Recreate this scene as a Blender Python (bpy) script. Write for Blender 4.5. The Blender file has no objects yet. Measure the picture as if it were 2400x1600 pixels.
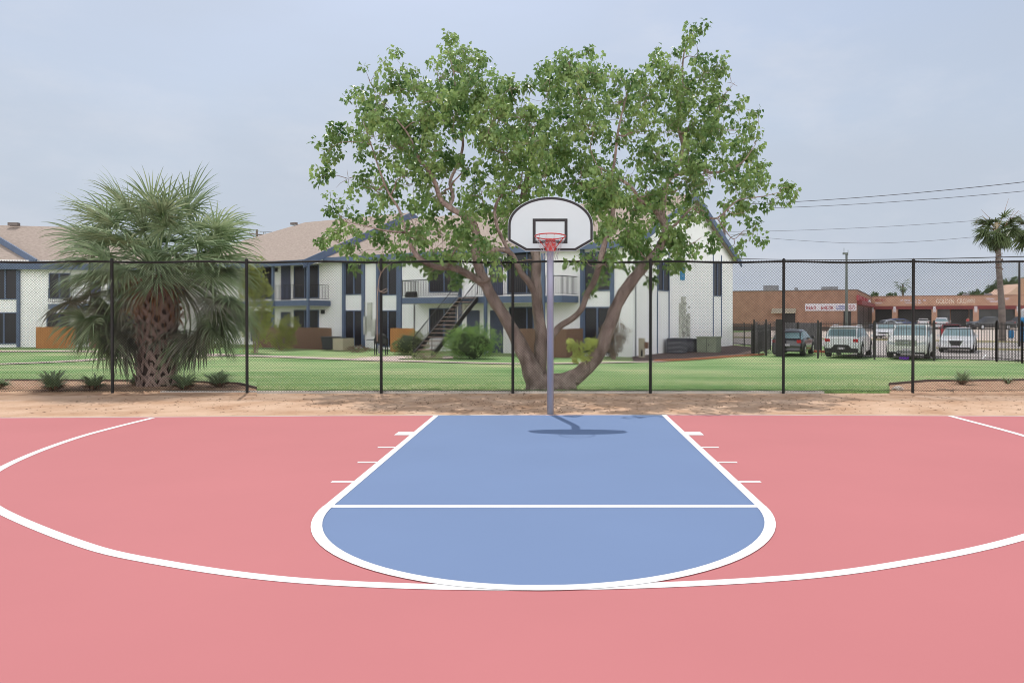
import bpy, math, random
from mathutils import Vector, Matrix, noise
R = math.radians
rnd = random.Random(7)
sc = bpy.context.scene
C = sc.collection

# ------------------------------------------------------------ camera, sky, sun, exposure
EYE, FX, VX, VY = 1.643, 1769.4, 1305.0, 736.0      # eye height; focal length and level point in photo pixels (2400 wide)
cam = bpy.data.cameras.new('camera'); co = bpy.data.objects.new('camera', cam); C.objects.link(co)
co.location = (0, 0, EYE); co.rotation_euler = (R(90), 0, 0)
cam.sensor_width = 36; cam.lens = 36 * FX / 2400
cam.shift_x = -(VX - 1200) / 2400; cam.shift_y = -(800 - VY) / 2400
cam.clip_end = 4000; cam.clip_start = 0.05
sc.camera = co

SUN_EL, SUN_DIR = 64.0, (0.27, -0.963)              # elevation; the way shadows fall on the ground
w = bpy.data.worlds.new("World"); sc.world = w; w.use_nodes = True
nt = w.node_tree; N = nt.nodes; L = nt.links; N.clear()
out = N.new('ShaderNodeOutputWorld'); bg = N.new('ShaderNodeBackground'); bg.inputs[1].default_value = 0.145
sky = N.new('ShaderNodeTexSky'); sky.sky_type = 'NISHITA'; sky.sun_disc = False
sky.sun_elevation = R(SUN_EL); sky.sun_rotation = math.atan2(-SUN_DIR[0], -SUN_DIR[1])
sky.air_density = 1.0; sky.dust_density = 3.0; sky.ozone_density = 1.0
tc = N.new('ShaderNodeTexCoord'); mp = N.new('ShaderNodeMapping'); mp.inputs['Scale'].default_value = (1, 1, 3.2)
no = N.new('ShaderNodeTexNoise'); no.inputs['Scale'].default_value = 1.7; no.inputs['Detail'].default_value = 5; no.inputs['Roughness'].default_value = .5
cr = N.new('ShaderNodeValToRGB'); cr.color_ramp.elements[0].position = .38; cr.color_ramp.elements[1].position = .72
cr.color_ramp.elements[0].color = (.0, .0, .0, 1); cr.color_ramp.elements[1].color = (1, 1, 1, 1)
sep = N.new('ShaderNodeSeparateXYZ'); mr = N.new('ShaderNodeMapRange')
mr.inputs[1].default_value = 0.0; mr.inputs[2].default_value = .42; mr.inputs[3].default_value = .93; mr.inputs[4].default_value = .36
ad = N.new('ShaderNodeMath'); ad.operation = 'MULTIPLY_ADD'; ad.inputs[1].default_value = .28
mx = N.new('ShaderNodeMixRGB'); mx.inputs[2].default_value = (3.4, 3.8, 4.45, 1)
L.new(tc.outputs['Generated'], mp.inputs[0]); L.new(mp.outputs[0], no.inputs[0]); L.new(no.outputs[0], cr.inputs[0])
L.new(tc.outputs['Generated'], sep.inputs[0]); L.new(sep.outputs[2], mr.inputs[0])
L.new(cr.outputs[0], ad.inputs[0]); L.new(mr.outputs[0], ad.inputs[2])
L.new(ad.outputs[0], mx.inputs[0]); L.new(sky.outputs[0], mx.inputs[1]); L.new(bg.outputs[0], out.inputs[0])
# bright band added low in the unseen sky behind camera to light shaded fronts
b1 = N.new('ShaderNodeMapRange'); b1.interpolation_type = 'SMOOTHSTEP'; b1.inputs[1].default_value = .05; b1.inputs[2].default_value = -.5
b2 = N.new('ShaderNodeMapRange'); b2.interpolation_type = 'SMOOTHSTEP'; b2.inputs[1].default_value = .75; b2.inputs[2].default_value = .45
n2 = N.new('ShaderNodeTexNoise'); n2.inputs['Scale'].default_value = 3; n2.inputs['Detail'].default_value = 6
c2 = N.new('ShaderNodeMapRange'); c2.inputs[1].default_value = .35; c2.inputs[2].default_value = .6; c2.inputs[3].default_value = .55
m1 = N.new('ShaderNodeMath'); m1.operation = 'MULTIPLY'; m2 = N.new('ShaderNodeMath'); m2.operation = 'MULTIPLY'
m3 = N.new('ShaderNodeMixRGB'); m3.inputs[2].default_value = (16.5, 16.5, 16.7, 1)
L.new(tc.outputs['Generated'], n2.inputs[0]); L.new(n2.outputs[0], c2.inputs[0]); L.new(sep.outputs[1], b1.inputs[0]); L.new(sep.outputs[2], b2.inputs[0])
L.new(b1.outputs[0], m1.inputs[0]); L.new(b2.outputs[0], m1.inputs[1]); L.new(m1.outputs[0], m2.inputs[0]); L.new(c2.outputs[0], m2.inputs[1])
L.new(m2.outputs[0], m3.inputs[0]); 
zr_ = N.new('ShaderNodeMapRange'); zr_.interpolation_type = 'SMOOTHSTEP'; zr_.inputs[1].default_value = .42; zr_.inputs[2].default_value = .8; zr_.inputs[3].default_value = 1; zr_.inputs[4].default_value = .42
zm = N.new('ShaderNodeVectorMath'); zm.operation = 'SCALE'; L.new(sep.outputs[2], zr_.inputs[0]); L.new(zr_.outputs[0], zm.inputs['Scale'])
n4 = N.new('ShaderNodeTexNoise'); n4.inputs['Scale'].default_value = 2.6; n4.inputs['Detail'].default_value = 7; n4.inputs['Roughness'].default_value = .62
p4 = N.new('ShaderNodeMapping'); p4.inputs['Scale'].default_value = (1, 1, 2.2); p4.inputs['Location'].default_value = (.3, .2, .1); r4 = N.new('ShaderNodeMapRange'); r4.interpolation_type = 'SMOOTHSTEP'
r4.inputs[1].default_value = .47; r4.inputs[2].default_value = .72; r4.inputs[4].default_value = .32
m4 = N.new('ShaderNodeMixRGB'); m4.inputs[2].default_value = (4.9, 5.0, 5.4, 1)
L.new(tc.outputs['Generated'], p4.inputs[0]); L.new(p4.outputs[0], n4.inputs[0]); L.new(n4.outputs[0], r4.inputs[0]); L.new(r4.outputs[0], m4.inputs[0]); L.new(mx.outputs[0], m4.inputs[1])
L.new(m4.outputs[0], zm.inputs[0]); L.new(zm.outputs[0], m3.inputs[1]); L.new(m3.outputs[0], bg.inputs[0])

sl = bpy.data.lights.new('sun', 'SUN'); sl.energy = 2.5; sl.angle = R(.6); sl.color = (1, .965, .91)
so = bpy.data.objects.new('sun', sl); C.objects.link(so)
ce = math.cos(R(SUN_EL))
so.rotation_euler = Vector((SUN_DIR[0] * ce, SUN_DIR[1] * ce, -math.sin(R(SUN_EL)))).to_track_quat('-Z', 'Y').to_euler()
vs = sc.view_settings; vs.view_transform = 'Standard'; vs.look = 'None'; vs.gamma = 1; vs.exposure = 0.12
sc.cycles.max_bounces = 8; sc.cycles.filter_width = 1.0; sc.cycles.transparent_max_bounces = 12

# ------------------------------------------------------------ helpers
def gz(Y):                                          # the ground falls 0.6 m between the fence and the houses
    return -.6 * min(1, max(0, (Y - 16.3) / 19.7))
def ray(px, D): return ((px - VX) * D / FX)
def P(px, py, D): return Vector(((px - VX) * D / FX, D, EYE - (py - VY) * D / FX))
def G(px, py, dz=0.0):                              # the ground point seen at a photo pixel
    d = 4000.
    a = EYE * FX / (py - VY)
    if a <= 16.3: d = a
    else:
        d = (EYE - .6 * 16.3 / 19.7) * FX / (py - VY - .6 / 19.7 * FX) if py - VY > 54.1 else 1e9
        if d > 36 or d < 0: d = (EYE + .6) * FX / (py - VY)
    return Vector(((px - VX) * d / FX, d, gz(d) + dz))

def mat(name, col, rough=.6, var=.12, scale=3.0, bump=0.0, bscale=40.0, metal=0.0, spec=.4, col2=None, trans=0.0, rndv=0.0, detail=4, coat=0, stretch=None, bdist=.02):
    m = bpy.data.materials.new(name); m.use_nodes = True
    n = m.node_tree.nodes; l = m.node_tree.links
    b = n['Principled BSDF']; b.inputs['Roughness'].default_value = rough; b.inputs['Metallic'].default_value = metal
    b.inputs['Specular IOR Level'].default_value = spec
    if coat: b.inputs['Coat Weight'].default_value = coat; b.inputs['Coat Roughness'].default_value = .08
    t = n.new('ShaderNodeTexCoord'); src = t.outputs['Object']
    if stretch:
        mpp = n.new('ShaderNodeMapping'); mpp.inputs['Scale'].default_value = stretch; l.new(src, mpp.inputs[0]); src = mpp.outputs[0]
    t1 = n.new('ShaderNodeTexNoise'); t1.inputs['Scale'].default_value = scale; t1.inputs['Detail'].default_value = detail; l.new(src, t1.inputs[0])
    r = n.new('ShaderNodeValToRGB'); c = Vector(col[:3]); d = Vector(col2[:3]) if col2 else c * (1 - var)
    e = c if col2 else c * (1 + var)
    r.color_ramp.elements[0].position = .32; r.color_ramp.elements[1].position = .68
    r.color_ramp.elements[0].color = (*d, 1); r.color_ramp.elements[1].color = (*[min(.95, v) for v in e], 1)
    l.new(t1.outputs[0], r.inputs[0]); cs = r.outputs[0]
    if rndv:
        oi = n.new('ShaderNodeObjectInfo'); h = n.new('ShaderNodeHueSaturation'); q = n.new('ShaderNodeMapRange')
        q.inputs[3].default_value = 1 - rndv; q.inputs[4].default_value = 1 + rndv
        l.new(oi.outputs['Random'], q.inputs[0]); l.new(q.outputs[0], h.inputs['Value']); l.new(cs, h.inputs['Color']); cs = h.outputs[0]
    l.new(cs, b.inputs['Base Color'])
    if bump:
        t2 = n.new('ShaderNodeTexNoise'); t2.inputs['Scale'].default_value = bscale; t2.inputs['Detail'].default_value = 5; l.new(src, t2.inputs[0])
        bb = n.new('ShaderNodeBump'); bb.inputs['Strength'].default_value = bump; bb.inputs['Distance'].default_value = bdist
        l.new(t2.outputs[0], bb.inputs['Height']); l.new(bb.outputs[0], b.inputs['Normal'])
    if trans:
        tr = n.new('ShaderNodeBsdfTranslucent'); ms = n.new('ShaderNodeMixShader'); ms.inputs[0].default_value = trans
        hh = n.new('ShaderNodeHueSaturation'); hh.inputs['Value'].default_value = 1.5; hh.inputs['Hue'].default_value = .485
        l.new(cs, hh.inputs['Color']); l.new(hh.outputs[0], tr.inputs[0])
        l.new(b.outputs[0], ms.inputs[1]); l.new(tr.outputs[0], ms.inputs[2]); l.new(ms.outputs[0], n['Material Output'].inputs[0])
    m['_c'] = 1
    return m

class MB:
    def __init__(s): s.v = []; s.f = []; s.mi = []; s.m = None; s.k = 0
    def add(s, vs, fs):
        o = len(s.v)
        s.v += [tuple(s.m @ Vector(p)) if s.m else tuple(p) for p in vs]
        s.f += [tuple(i + o for i in f) for f in fs]; s.mi += [s.k] * len(fs)
        return s
    def box(s, x0, x1, y0, y1, z0, z1):
        if x0 > x1: x0, x1 = x1, x0
        if y0 > y1: y0, y1 = y1, y0
        if z0 > z1: z0, z1 = z1, z0
        return s.add([(x0, y0, z0), (x1, y0, z0), (x1, y1, z0), (x0, y1, z0), (x0, y0, z1), (x1, y0, z1), (x1, y1, z1), (x0, y1, z1)],
                     [(0, 3, 2, 1), (4, 5, 6, 7), (0, 1, 5, 4), (1, 2, 6, 5), (2, 3, 7, 6), (3, 0, 4, 7)])
    def prism(s, pts, d):                           # closed outline pushed along vector d
        n = len(pts); d = Vector(d); a = [Vector(p) for p in pts]
        return s.add(a + [p + d for p in a], [tuple(range(n))[::-1], tuple(range(n, 2 * n))] + [(i, (i + 1) % n, (i + 1) % n + n, i + n) for i in range(n)])
    def beam(s, a, b, w, h, up=(0, 0, 1)):
        a = Vector(a); b = Vector(b); t = (b - a).normalized(); sd = t.cross(Vector(up))
        if sd.length < 1e-4: sd = Vector((1, 0, 0))
        sd.normalize(); u = sd.cross(t) * h / 2; sd = sd * w / 2
        return s.add([a - sd - u, a + sd - u, a + sd + u, a - sd + u, b - sd - u, b + sd - u, b + sd + u, b - sd + u],
                     [(0, 1, 2, 3), (7, 6, 5, 4), (0, 4, 5, 1), (1, 5, 6, 2), (2, 6, 7, 3), (3, 7, 4, 0)])
    def tube(s, pts, rs, n=8, cap=True, wob=0.0):
        pts = [Vector(p) for p in pts]
        if not hasattr(rs, '__len__'): rs = [rs] * len(pts)
        vs = []; fs = []; ref = None
        for i, p in enumerate(pts):
            t = (pts[min(i + 1, len(pts) - 1)] - pts[max(i - 1, 0)]).normalized()
            if ref is None: ref = Vector((1, 0, 0)) if abs(t.x) < .8 else Vector((0, 1, 0))
            a = (ref - t * ref.dot(t)).normalized(); b = t.cross(a); ref = a
            for k in range(n):
                an = 2 * math.pi * k / n; q = rs[i]
                if wob: q *= 1 + wob * noise.noise(Vector((math.cos(an) * 1.3, math.sin(an) * 1.3, i * .35 + p.x)))
                vs.append(p + (a * math.cos(an) + b * math.sin(an)) * q)
        m = len(pts)
        for i in range(m - 1):
            for k in range(n):
                fs.append((i * n + k, i * n + (k + 1) % n, (i + 1) * n + (k + 1) % n, (i + 1) * n + k))
        if cap: fs += [tuple(range(n))[::-1], tuple(range((m - 1) * n, m * n))]
        return s.add(vs, fs)
    def ball(s, c, rx, ry=None, rz=None, n=10, m=7, wob=0):
        ry = ry or rx; rz = rz or rx; c = Vector(c); vs = []
        for j in range(m + 1):
            th = math.pi * j / m
            for k in range(n):
                ph = 2 * math.pi * k / n; d = Vector((math.sin(th) * math.cos(ph), math.sin(th) * math.sin(ph), math.cos(th)))
                q = 1 + (wob * noise.noise(d * 2 + c) if wob else 0)
                vs.append(c + Vector((d.x * rx, d.y * ry, d.z * rz)) * q)
        return s.add(vs, [(j * n + k, (j + 1) * n + k, (j + 1) * n + (k + 1) % n, j * n + (k + 1) % n) for j in range(m) for k in range(n)])
    def build(s, name, mats, parent=None, smooth=False, bevel=0, label=None, cat=None, group=None, kind=None, loc=None):
        me = bpy.data.meshes.new(name); me.from_pydata(s.v, [], s.f); me.update()
        for m in (mats if isinstance(mats, (list, tuple)) else [mats]): me.materials.append(m)
        if any(s.mi): me.polygons.foreach_set('material_index', s.mi)
        if smooth: me.polygons.foreach_set('use_smooth', [True] * len(me.polygons))
        o = bpy.data.objects.new(name, me); C.objects.link(o)
        if parent: o.parent = parent
        if bevel:
            b = o.modifiers.new('bevel', 'BEVEL'); b.width = bevel; b.segments = 2; b.limit_method = 'ANGLE'; b.angle_limit = R(35)
        return tag(o, label, cat, group, kind)
def tag(o, label=None, cat=None, group=None, kind=None):
    if label: o['label'] = label
    if cat: o['category'] = cat
    if group: o['group'] = group
    if kind: o['kind'] = kind
    return o
def empty(name, loc, rz=0, label=None, cat=None, group=None):
    o = bpy.data.objects.new(name, None); C.objects.link(o); o.location = loc; o.rotation_euler = (0, 0, rz); o.empty_display_size = .3
    return tag(o, label, cat, group)

class Frame:                                        # an upright facade frame: x along the wall, y into the building
    def __init__(s, ox, oy, ang, z0=-.6):
        s.o = Vector((ox, oy)); s.a = ang; s.z0 = z0
        s.A = Vector((math.cos(ang), math.sin(ang))); s.V = Vector((-math.sin(ang), math.cos(ang)))
    def x(s, px, y=0):
        r = (px - VX) / FX
        return (r * (s.o.y + y * s.V.y) - s.o.x - y * s.V.x) / (s.A.x - r * s.A.y)
    def y(s, px, x=0):
        r = (px - VX) / FX
        return (r * (s.o.y + x * s.A.y) - s.o.x - x * s.A.x) / (s.V.x - r * s.V.y)
    def z(s, py, x, y=0):
        D = s.o.y + x * s.A.y + y * s.V.y
        return EYE - (py - VY) * D / FX - s.z0
    def w(s, x, y, z=0):
        p = s.o + s.A * x + s.V * y
        return Vector((p.x, p.y, z + s.z0))
    def root(s, name, label, cat, group=None): return empty(name, (s.o.x, s.o.y, s.z0), s.a, label, cat, group)

# ------------------------------------------------------------ materials
M = {}
M['red'] = mat('court_red', (.53, .184, .192), .75, .025, .5, .12, 220, spec=.25, detail=6, bdist=.003)
M['blue'] = mat('court_blue', (.165, .242, .42), .75, .025, .5, .12, 220, spec=.25, detail=6, bdist=.003)
M['line'] = mat('line_paint', (.84, .84, .84), .7, .02, 4, .1, 200, spec=.25, bdist=.003)
M['conc'] = mat('concrete', (.52, .47, .42), .85, .12, 2, .2, 60)
M['walk'] = mat('walk_concrete', (.62, .50, .44), .85, .10, .8, .1, 60)
M['curb_y'] = mat('worn_yellow_kerb', (.42, .38, .20), .85, .15, 2)
M['asph'] = mat('asphalt', (.44, .40, .385), .9, .14, .35, .2, 50)
M['lotc'] = mat('pale_lot_concrete', (.58, .49, .43), .9, .08, .12, .1, 30)
M['white'] = mat('white_painted_wall', (.89, .88, .87), .8, .03, .8, .25, 9, stretch=(1, 1, 1.6), spec=.2)
M['under'] = mat('cream_soffit', (.70, .66, .58), .8, .04, 1)
M['trim'] = mat('slate_blue_trim', (.10, .135, .215), .6, .08, 2)
M['door'] = mat('dark_blue_door', (.06, .07, .12), .5, .05, 2)
M['glass'] = mat('dark_screened_glass', (.018, .017, .022), .25, .2, .9, spec=.35)
M['shingle'] = mat('tan_shingle', (.36, .295, .255), .95, .2, 5, .35, 30, stretch=(1, 2.4, 2.4), detail=6, spec=.1)
M['vent'] = mat('roof_vent_metal', (.16, .13, .12), .6)
M['brick'] = mat('mall_brick', (.36, .215, .155), .9, .14, 1.2, .3, 14, col2=(.28, .16, .115), detail=6, spec=.15)
M['brickl'] = mat('pale_orange_brick', (.50, .30, .21), .9, .12, 1.2, .2, 14, spec=.15)
M['awning'] = mat('red_fascia', (.20, .04, .04), .6, .1, 1)
M['dark'] = mat('dark_shopfront', (.02, .018, .018), .3, .4, .5)
M['shop'] = mat('shopfront_glass', (.10, .11, .11), .2, .5, .35, detail=6)
M['black'] = mat('black_coated_steel', (.010, .009, .009), .55, .2, 8, .2, 60)
M['iron'] = mat('black_iron_paint', (.02, .017, .016), .5, .2, 6)
M['rust'] = mat('stair_tread_brown', (.34, .24, .20), .7, .2, 4)
M['galv'] = mat('galvanised_pole', (.31, .325, .41), .42, .16, 1.6, .1, 30, metal=.35, stretch=(3, 3, .5))
M['board'] = mat('backboard_paint', (.56, .64, .635), .5, .03, 1.5)
M['boardk'] = mat('backboard_black_paint', (.018, .016, .017), .5, .1, 3)
M['rim'] = mat('red_rim_paint', (.52, .02, .015), .4, .1, 5, coat=.3)
M['chain'] = mat('net_chain', (.45, .43, .45), .4, .2, 40, metal=.7)
M['wood'] = mat('new_cedar_board', (.42, .185, .062), .8, .16, 2, .3, 12, stretch=(6, 6, .6))
M['woodb'] = mat('weathered_brown_board', (.20, .115, .08), .85, .16, 2, .3, 12, stretch=(6, 6, .6))
M['timber'] = mat('dark_timber_edging', (.12, .085, .07), .9, .2, 5)
M['bark'] = mat('rough_grey_brown_bark', (.50, .40, .35), .95, .2, 3.5, 1.0, 13, col2=(.22, .165, .14), detail=8, stretch=(1.6, 1.6, .8), spec=.1, bdist=.12)
M['twig'] = mat('pale_twig_bark', (.30, .23, .19), .9, .2, 6, .3, 30, spec=.1)
M['leaf'] = mat('heart_leaf', (.30, .43, .155), .38, .3, 2.2, col2=(.05, .13, .035), trans=.36, spec=.42, detail=3)
M['leafy'] = mat('yellow_green_leaf', (.48, .56, .17), .5, .25, 3, trans=.35, spec=.3)
M['hedge'] = mat('glossy_hedge_leaf', (.30, .46, .13), .4, .3, 2.5, col2=(.07, .16, .04), trans=.25, spec=.4)
M['hedgeo'] = mat('olive_shrub_leaf', (.28, .34, .13), .6, .3, 2.5, col2=(.09, .11, .05), trans=.2, spec=.3)
M['dry'] = mat('dry_brown_shrub_leaf', (.24, .17, .11), .8, .3, 3, col2=(.10, .07, .045), trans=.15)
M['bamb'] = mat('yellow_olive_leaf', (.24, .27, .07), .6, .25, 2, trans=.3)
M['far'] = mat('far_tree_leaf', (.10, .15, .06), .7, .3, .5, col2=(.045, .075, .03), trans=.2)
M['frond'] = mat('palm_frond_green', (.38, .46, .29), .52, .3, 3.5, col2=(.10, .17, .07), trans=.25, spec=.3, rndv=.25)
M['frondg'] = mat('palm_frond_greyed', (.30, .30, .23), .45, .3, 3.5, col2=(.09, .10, .07), trans=.15, rndv=.25)
M['frondk'] = mat('fan_palm_dark_green', (.13, .17, .07), .45, .3, 2.2, col2=(.05, .075, .03), trans=.15, rndv=.3)
M['frondd'] = mat('palm_frond_dead', (.20, .115, .06), .85, .3, 3, col2=(.09, .05, .03), trans=.1, rndv=.25)
M['boot'] = mat('palm_boot', (.38, .285, .245), .9, .25, 2, .5, 25, col2=(.17, .115, .095), rndv=.1, stretch=(1, 1, .5))
M['bootc'] = mat('palm_trunk_core', (.055, .035, .027), .95, .3, 6, .6, 30)
M['ptrunk'] = mat('palm_trunk_grey', (.24, .20, .18), .95, .25, 2.5, .6, 12, col2=(.11, .085, .075), stretch=(1, 1, 2.5))
M['ptrunkb'] = mat('palm_trunk_brown', (.13, .07, .045), .95, .3, 4, .6, 20)
M['fibre'] = mat('orange_palm_fibre', (.27, .13, .055), .95, .3, 6)
M['grassb'] = mat('grass_blade', (.34, .43, .20), .8, .2, 1.5, trans=.45, col2=(.18, .32, .12), spec=.1)
M['mulch'] = mat('brown_mulch', (.19, .125, .105), .95, .3, 9, .8, 30, col2=(.08, .055, .05), detail=8)
M['bedsand'] = mat('bed_sand', (.58, .38, .25), .95, .1, 4, .3, 60, col2=(.36, .20, .12), detail=8)
M['pole'] = mat('weathered_wood_pole', (.15, .115, .10), .9, .15, 2)
M['gpole'] = mat('grey_green_pole', (.13, .145, .13), .7, .1, 2)
M['wire'] = mat('cable', (.07, .065, .075), .7)
M['beige'] = mat('beige_metal_box', (.42, .37, .28), .6, .1, 3)
M['olive'] = mat('olive_transformer', (.25, .28, .20), .6, .12, 3)
M['dkmet'] = mat('charcoal_condenser', (.06, .06, .075), .5, .15, 5)
M['grey'] = mat('grey_metal', (.25, .25, .26), .55, .12, 3)
M['sign'] = mat('sign_white', (.64, .61, .64), .6, .04, .6)
M['sred'] = mat('sign_red', (.34, .05, .06), .5); M['sblue'] = mat('sign_blue', (.06, .10, .36), .5)
M['plaq'] = mat('blue_plaque', (.03, .22, .42), .5, .08, 3)
M['letter'] = mat('pale_sign_letter', (.85, .76, .64), .6, .05, 3); M['letw'] = mat('white_sign_letter', (.72, .72, .82), .6, .05, 3)
M['tyre'] = mat('tyre_rubber', (.02, .02, .02), .85); M['rimm'] = mat('alloy_rim', (.45, .45, .47), .3, metal=.8)
M['cglass'] = mat('car_glass', (.20, .30, .33), .08, .15, 1, spec=.9); M['dglass'] = mat('tinted_car_glass', (.012, .013, .016), .08, .1, 1, spec=.6)
M['lampr'] = mat('tail_lamp_red', (.45, .01, .015), .2); M['lampw'] = mat('head_lamp', (.55, .58, .62), .1, spec=1)
M['chrome'] = mat('chrome', (.6, .62, .66), .15, metal=.9); M['plast'] = mat('black_plastic', (.02, .02, .02), .6)
M['plate'] = mat('licence_plate', (.55, .50, .56), .5, .1, 12)
def paint(n, c): M[n] = mat(n, c, .25, .02, 1, spec=.5, coat=.6)
paint('p_white', (.74, .75, .77)); paint('p_silver', (.74, .73, .69)); paint('p_black', (.012, .011, .014)); paint('p_red', (.26, .012, .02))
paint('p_grey', (.42, .45, .50)); paint('p_blue', (.03, .05, .16)); paint('p_truck', (.02, .021, .024)); paint('p_lgrey', (.58, .58, .60))
M['bin'] = mat('dark_bin_plastic', (.03, .03, .035), .6); M['vblue'] = mat('bright_blue_plastic', (.01, .22, .5), .4)
M['purple'] = mat('purple_plastic', (.22, .06, .55), .5); M['skin'] = mat('skin', (.35, .2, .14), .6); M['redc'] = mat('red_shirt', (.5, .02, .04), .8)
M['jean'] = mat('dark_trousers', (.03, .035, .05), .8); M['hair'] = mat('dark_hair', (.02, .015, .012), .7)
M['litter'] = mat('leaf_litter', (.20, .11, .06), .9, .3, 9, col2=(.09, .05, .03)); M['peach'] = mat('peach_stucco', (.62, .42, .32), .9, .05, 1)
M['catkin'] = mat('pale_green_catkin', (.30, .36, .14), .7, .2, 3, trans=.2)

def grass_mat():
    m = bpy.data.materials.new('lawn_grass'); m.use_nodes = True; n = m.node_tree.nodes; l = m.node_tree.links; b = n['Principled BSDF']
    b.inputs['Roughness'].default_value = .9; b.inputs['Specular IOR Level'].default_value = .1
    t = n.new('ShaderNodeTexCoord')
    a = n.new('ShaderNodeTexNoise'); a.inputs['Scale'].default_value = .22; a.inputs['Detail'].default_value = 6; l.new(t.outputs['Object'], a.inputs[0])
    mp = n.new('ShaderNodeMapping'); mp.inputs['Scale'].default_value = (.12, 1.1, 1); mp.inputs['Rotation'].default_value = (0, 0, .05); l.new(t.outputs['Object'], mp.inputs[0])
    s = n.new('ShaderNodeTexNoise'); s.inputs['Scale'].default_value = 1.0; s.inputs['Detail'].default_value = 3; l.new(mp.outputs[0], s.inputs[0])
    f = n.new('ShaderNodeTexNoise'); f.inputs['Scale'].default_value = 18; f.inputs['Detail'].default_value = 4; l.new(t.outputs['Object'], f.inputs[0])
    r = n.new('ShaderNodeValToRGB'); e = r.color_ramp.elements
    e[0].position = .38; e[0].color = (.16, .31, .105, 1); e[1].position = .62; e[1].color = (.52, .52, .29, 1)
    k = e.new(.5); k.color = (.30, .43, .19, 1)
    ma = n.new('ShaderNodeMath'); ma.operation = 'MULTIPLY_ADD'; ma.inputs[1].default_value = .45
    mb = n.new('ShaderNodeMath'); mb.operation = 'MULTIPLY_ADD'; mb.inputs[1].default_value = .35
    mc = n.new('ShaderNodeMath'); mc.operation = 'MULTIPLY'; mc.inputs[1].default_value = .2
    l.new(f.outputs[0], mc.inputs[0]); l.new(s.outputs[0], mb.inputs[0]); l.new(mc.outputs[0], mb.inputs[2]); l.new(a.outputs[0], ma.inputs[0]); l.new(mb.outputs[0], ma.inputs[2])
    l.new(ma.outputs[0], r.inputs[0]); l.new(r.outputs[0], b.inputs['Base Color'])
    bp = n.new('ShaderNodeBump'); bp.inputs['Strength'].default_value = .6; bp.inputs['Distance'].default_value = .04; l.new(f.outputs[0], bp.inputs['Height']); l.new(bp.outputs[0], b.inputs['Normal'])
    return m
M['lawn'] = grass_mat()
def sand_mat():
    m = bpy.data.materials.new('packed_sand'); m.use_nodes = True; n = m.node_tree.nodes; l = m.node_tree.links; b = n['Principled BSDF']
    b.inputs['Roughness'].default_value = .95; b.inputs['Specular IOR Level'].default_value = .1
    t = n.new('ShaderNodeTexCoord')
    a = n.new('ShaderNodeTexNoise'); a.inputs['Scale'].default_value = 1.3; a.inputs['Detail'].default_value = 8; l.new(t.outputs['Object'], a.inputs[0])
    r = n.new('ShaderNodeValToRGB'); e = r.color_ramp.elements; e[0].position = .3; e[0].color = (.50, .31, .20, 1); e[1].position = .62; e[1].color = (.66, .46, .33, 1)
    mp = n.new('ShaderNodeMapping'); mp.inputs['Scale'].default_value = (.6, 1.6, 1); l.new(t.outputs['Object'], mp.inputs[0])
    g = n.new('ShaderNodeTexNoise'); g.inputs['Scale'].default_value = 16; g.inputs['Detail'].default_value = 6; l.new(mp.outputs[0], g.inputs[0])
    r2 = n.new('ShaderNodeValToRGB'); q = r2.color_ramp.elements; q[0].position = .64; q[0].color = (0, 0, 0, 1); q[1].position = .72; q[1].color = (1, 1, 1, 1)
    x = n.new('ShaderNodeMixRGB'); x.inputs[2].default_value = (.22, .11, .07, 1); l.new(g.outputs[0], r2.inputs[0]); l.new(a.outputs[0], r.inputs[0])
    l.new(r2.outputs[0], x.inputs[0]); l.new(r.outputs[0], x.inputs[1]); l.new(x.outputs[0], b.inputs['Base Color'])
    h = n.new('ShaderNodeTexNoise'); h.inputs['Scale'].default_value = 60; h.inputs['Detail'].default_value = 6; l.new(t.outputs['Object'], h.inputs[0])
    bp = n.new('ShaderNodeBump'); bp.inputs['Strength'].default_value = .5; bp.inputs['Distance'].default_value = .015; l.new(h.outputs[0], bp.inputs['Height']); l.new(bp.outputs[0], b.inputs['Normal'])
    return m
M['sand'] = sand_mat()

# ------------------------------------------------------------ ground, court, paths
g = MB(); ys = [-40, 0, 14, 16.3, 22, 28, 36, 60, 200, 2500]; xs = [-2500, -60, 0, 60, 2500]
vs_ = [(x, y, gz(y) - .022) for y in ys for x in xs]
g.add(vs_, [(j * 5 + i, j * 5 + i + 1, (j + 1) * 5 + i + 1, (j + 1) * 5 + i) for j in range(len(ys) - 1) for i in range(4)])
g.build('ground', M['lawn'], kind='structure')
edge = [(-22, 11.6), (-8.1, 11.98), (-3.5, 12.2), (0, 12.31), (3, 12.30), (7.5, 12.16), (22, 11.9)]   # far edge of the slab
def sheet(name, pts, m, z, kind='structure', **k):
    b = MB(); b.add([(p[0], p[1], z if len(p) < 3 else p[2] + z) for p in pts], [tuple(range(len(pts)))]); return b.build(name, m, kind=kind, **k)
sheet('sand_path', [(-30, -30), (30, -30), (30, 15.78), (-30, 15.78)], M['sand'], -.012)
sheet('court_kerb', [(-22, -22), (22, -22)] + [(x, y + .11) for x, y in edge[::-1]], M['conc'], -.004)
sheet('basketball_court', [(-22, -22), (22, -22)] + edge[::-1], M['red'], 0)
KX0, KX1, KC = -1.955, 1.745, -.105
def edge_y(x):
    for (a, b), (c, d) in zip(edge, edge[1:]):
        if a <= x <= c: return b + (d - b) * (x - a) / (c - a)
arc = [(KC + 1.85 * math.cos(t), 6.45 + 1.925 * math.sin(t)) for t in [math.pi + math.pi * i / 48 for i in range(49)]]
sheet('key_area', [(KX1, edge_y(KX1) - .002), (KX0, edge_y(KX0) - .002)] + arc, M['blue'], .0015)
lines = MB()
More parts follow.
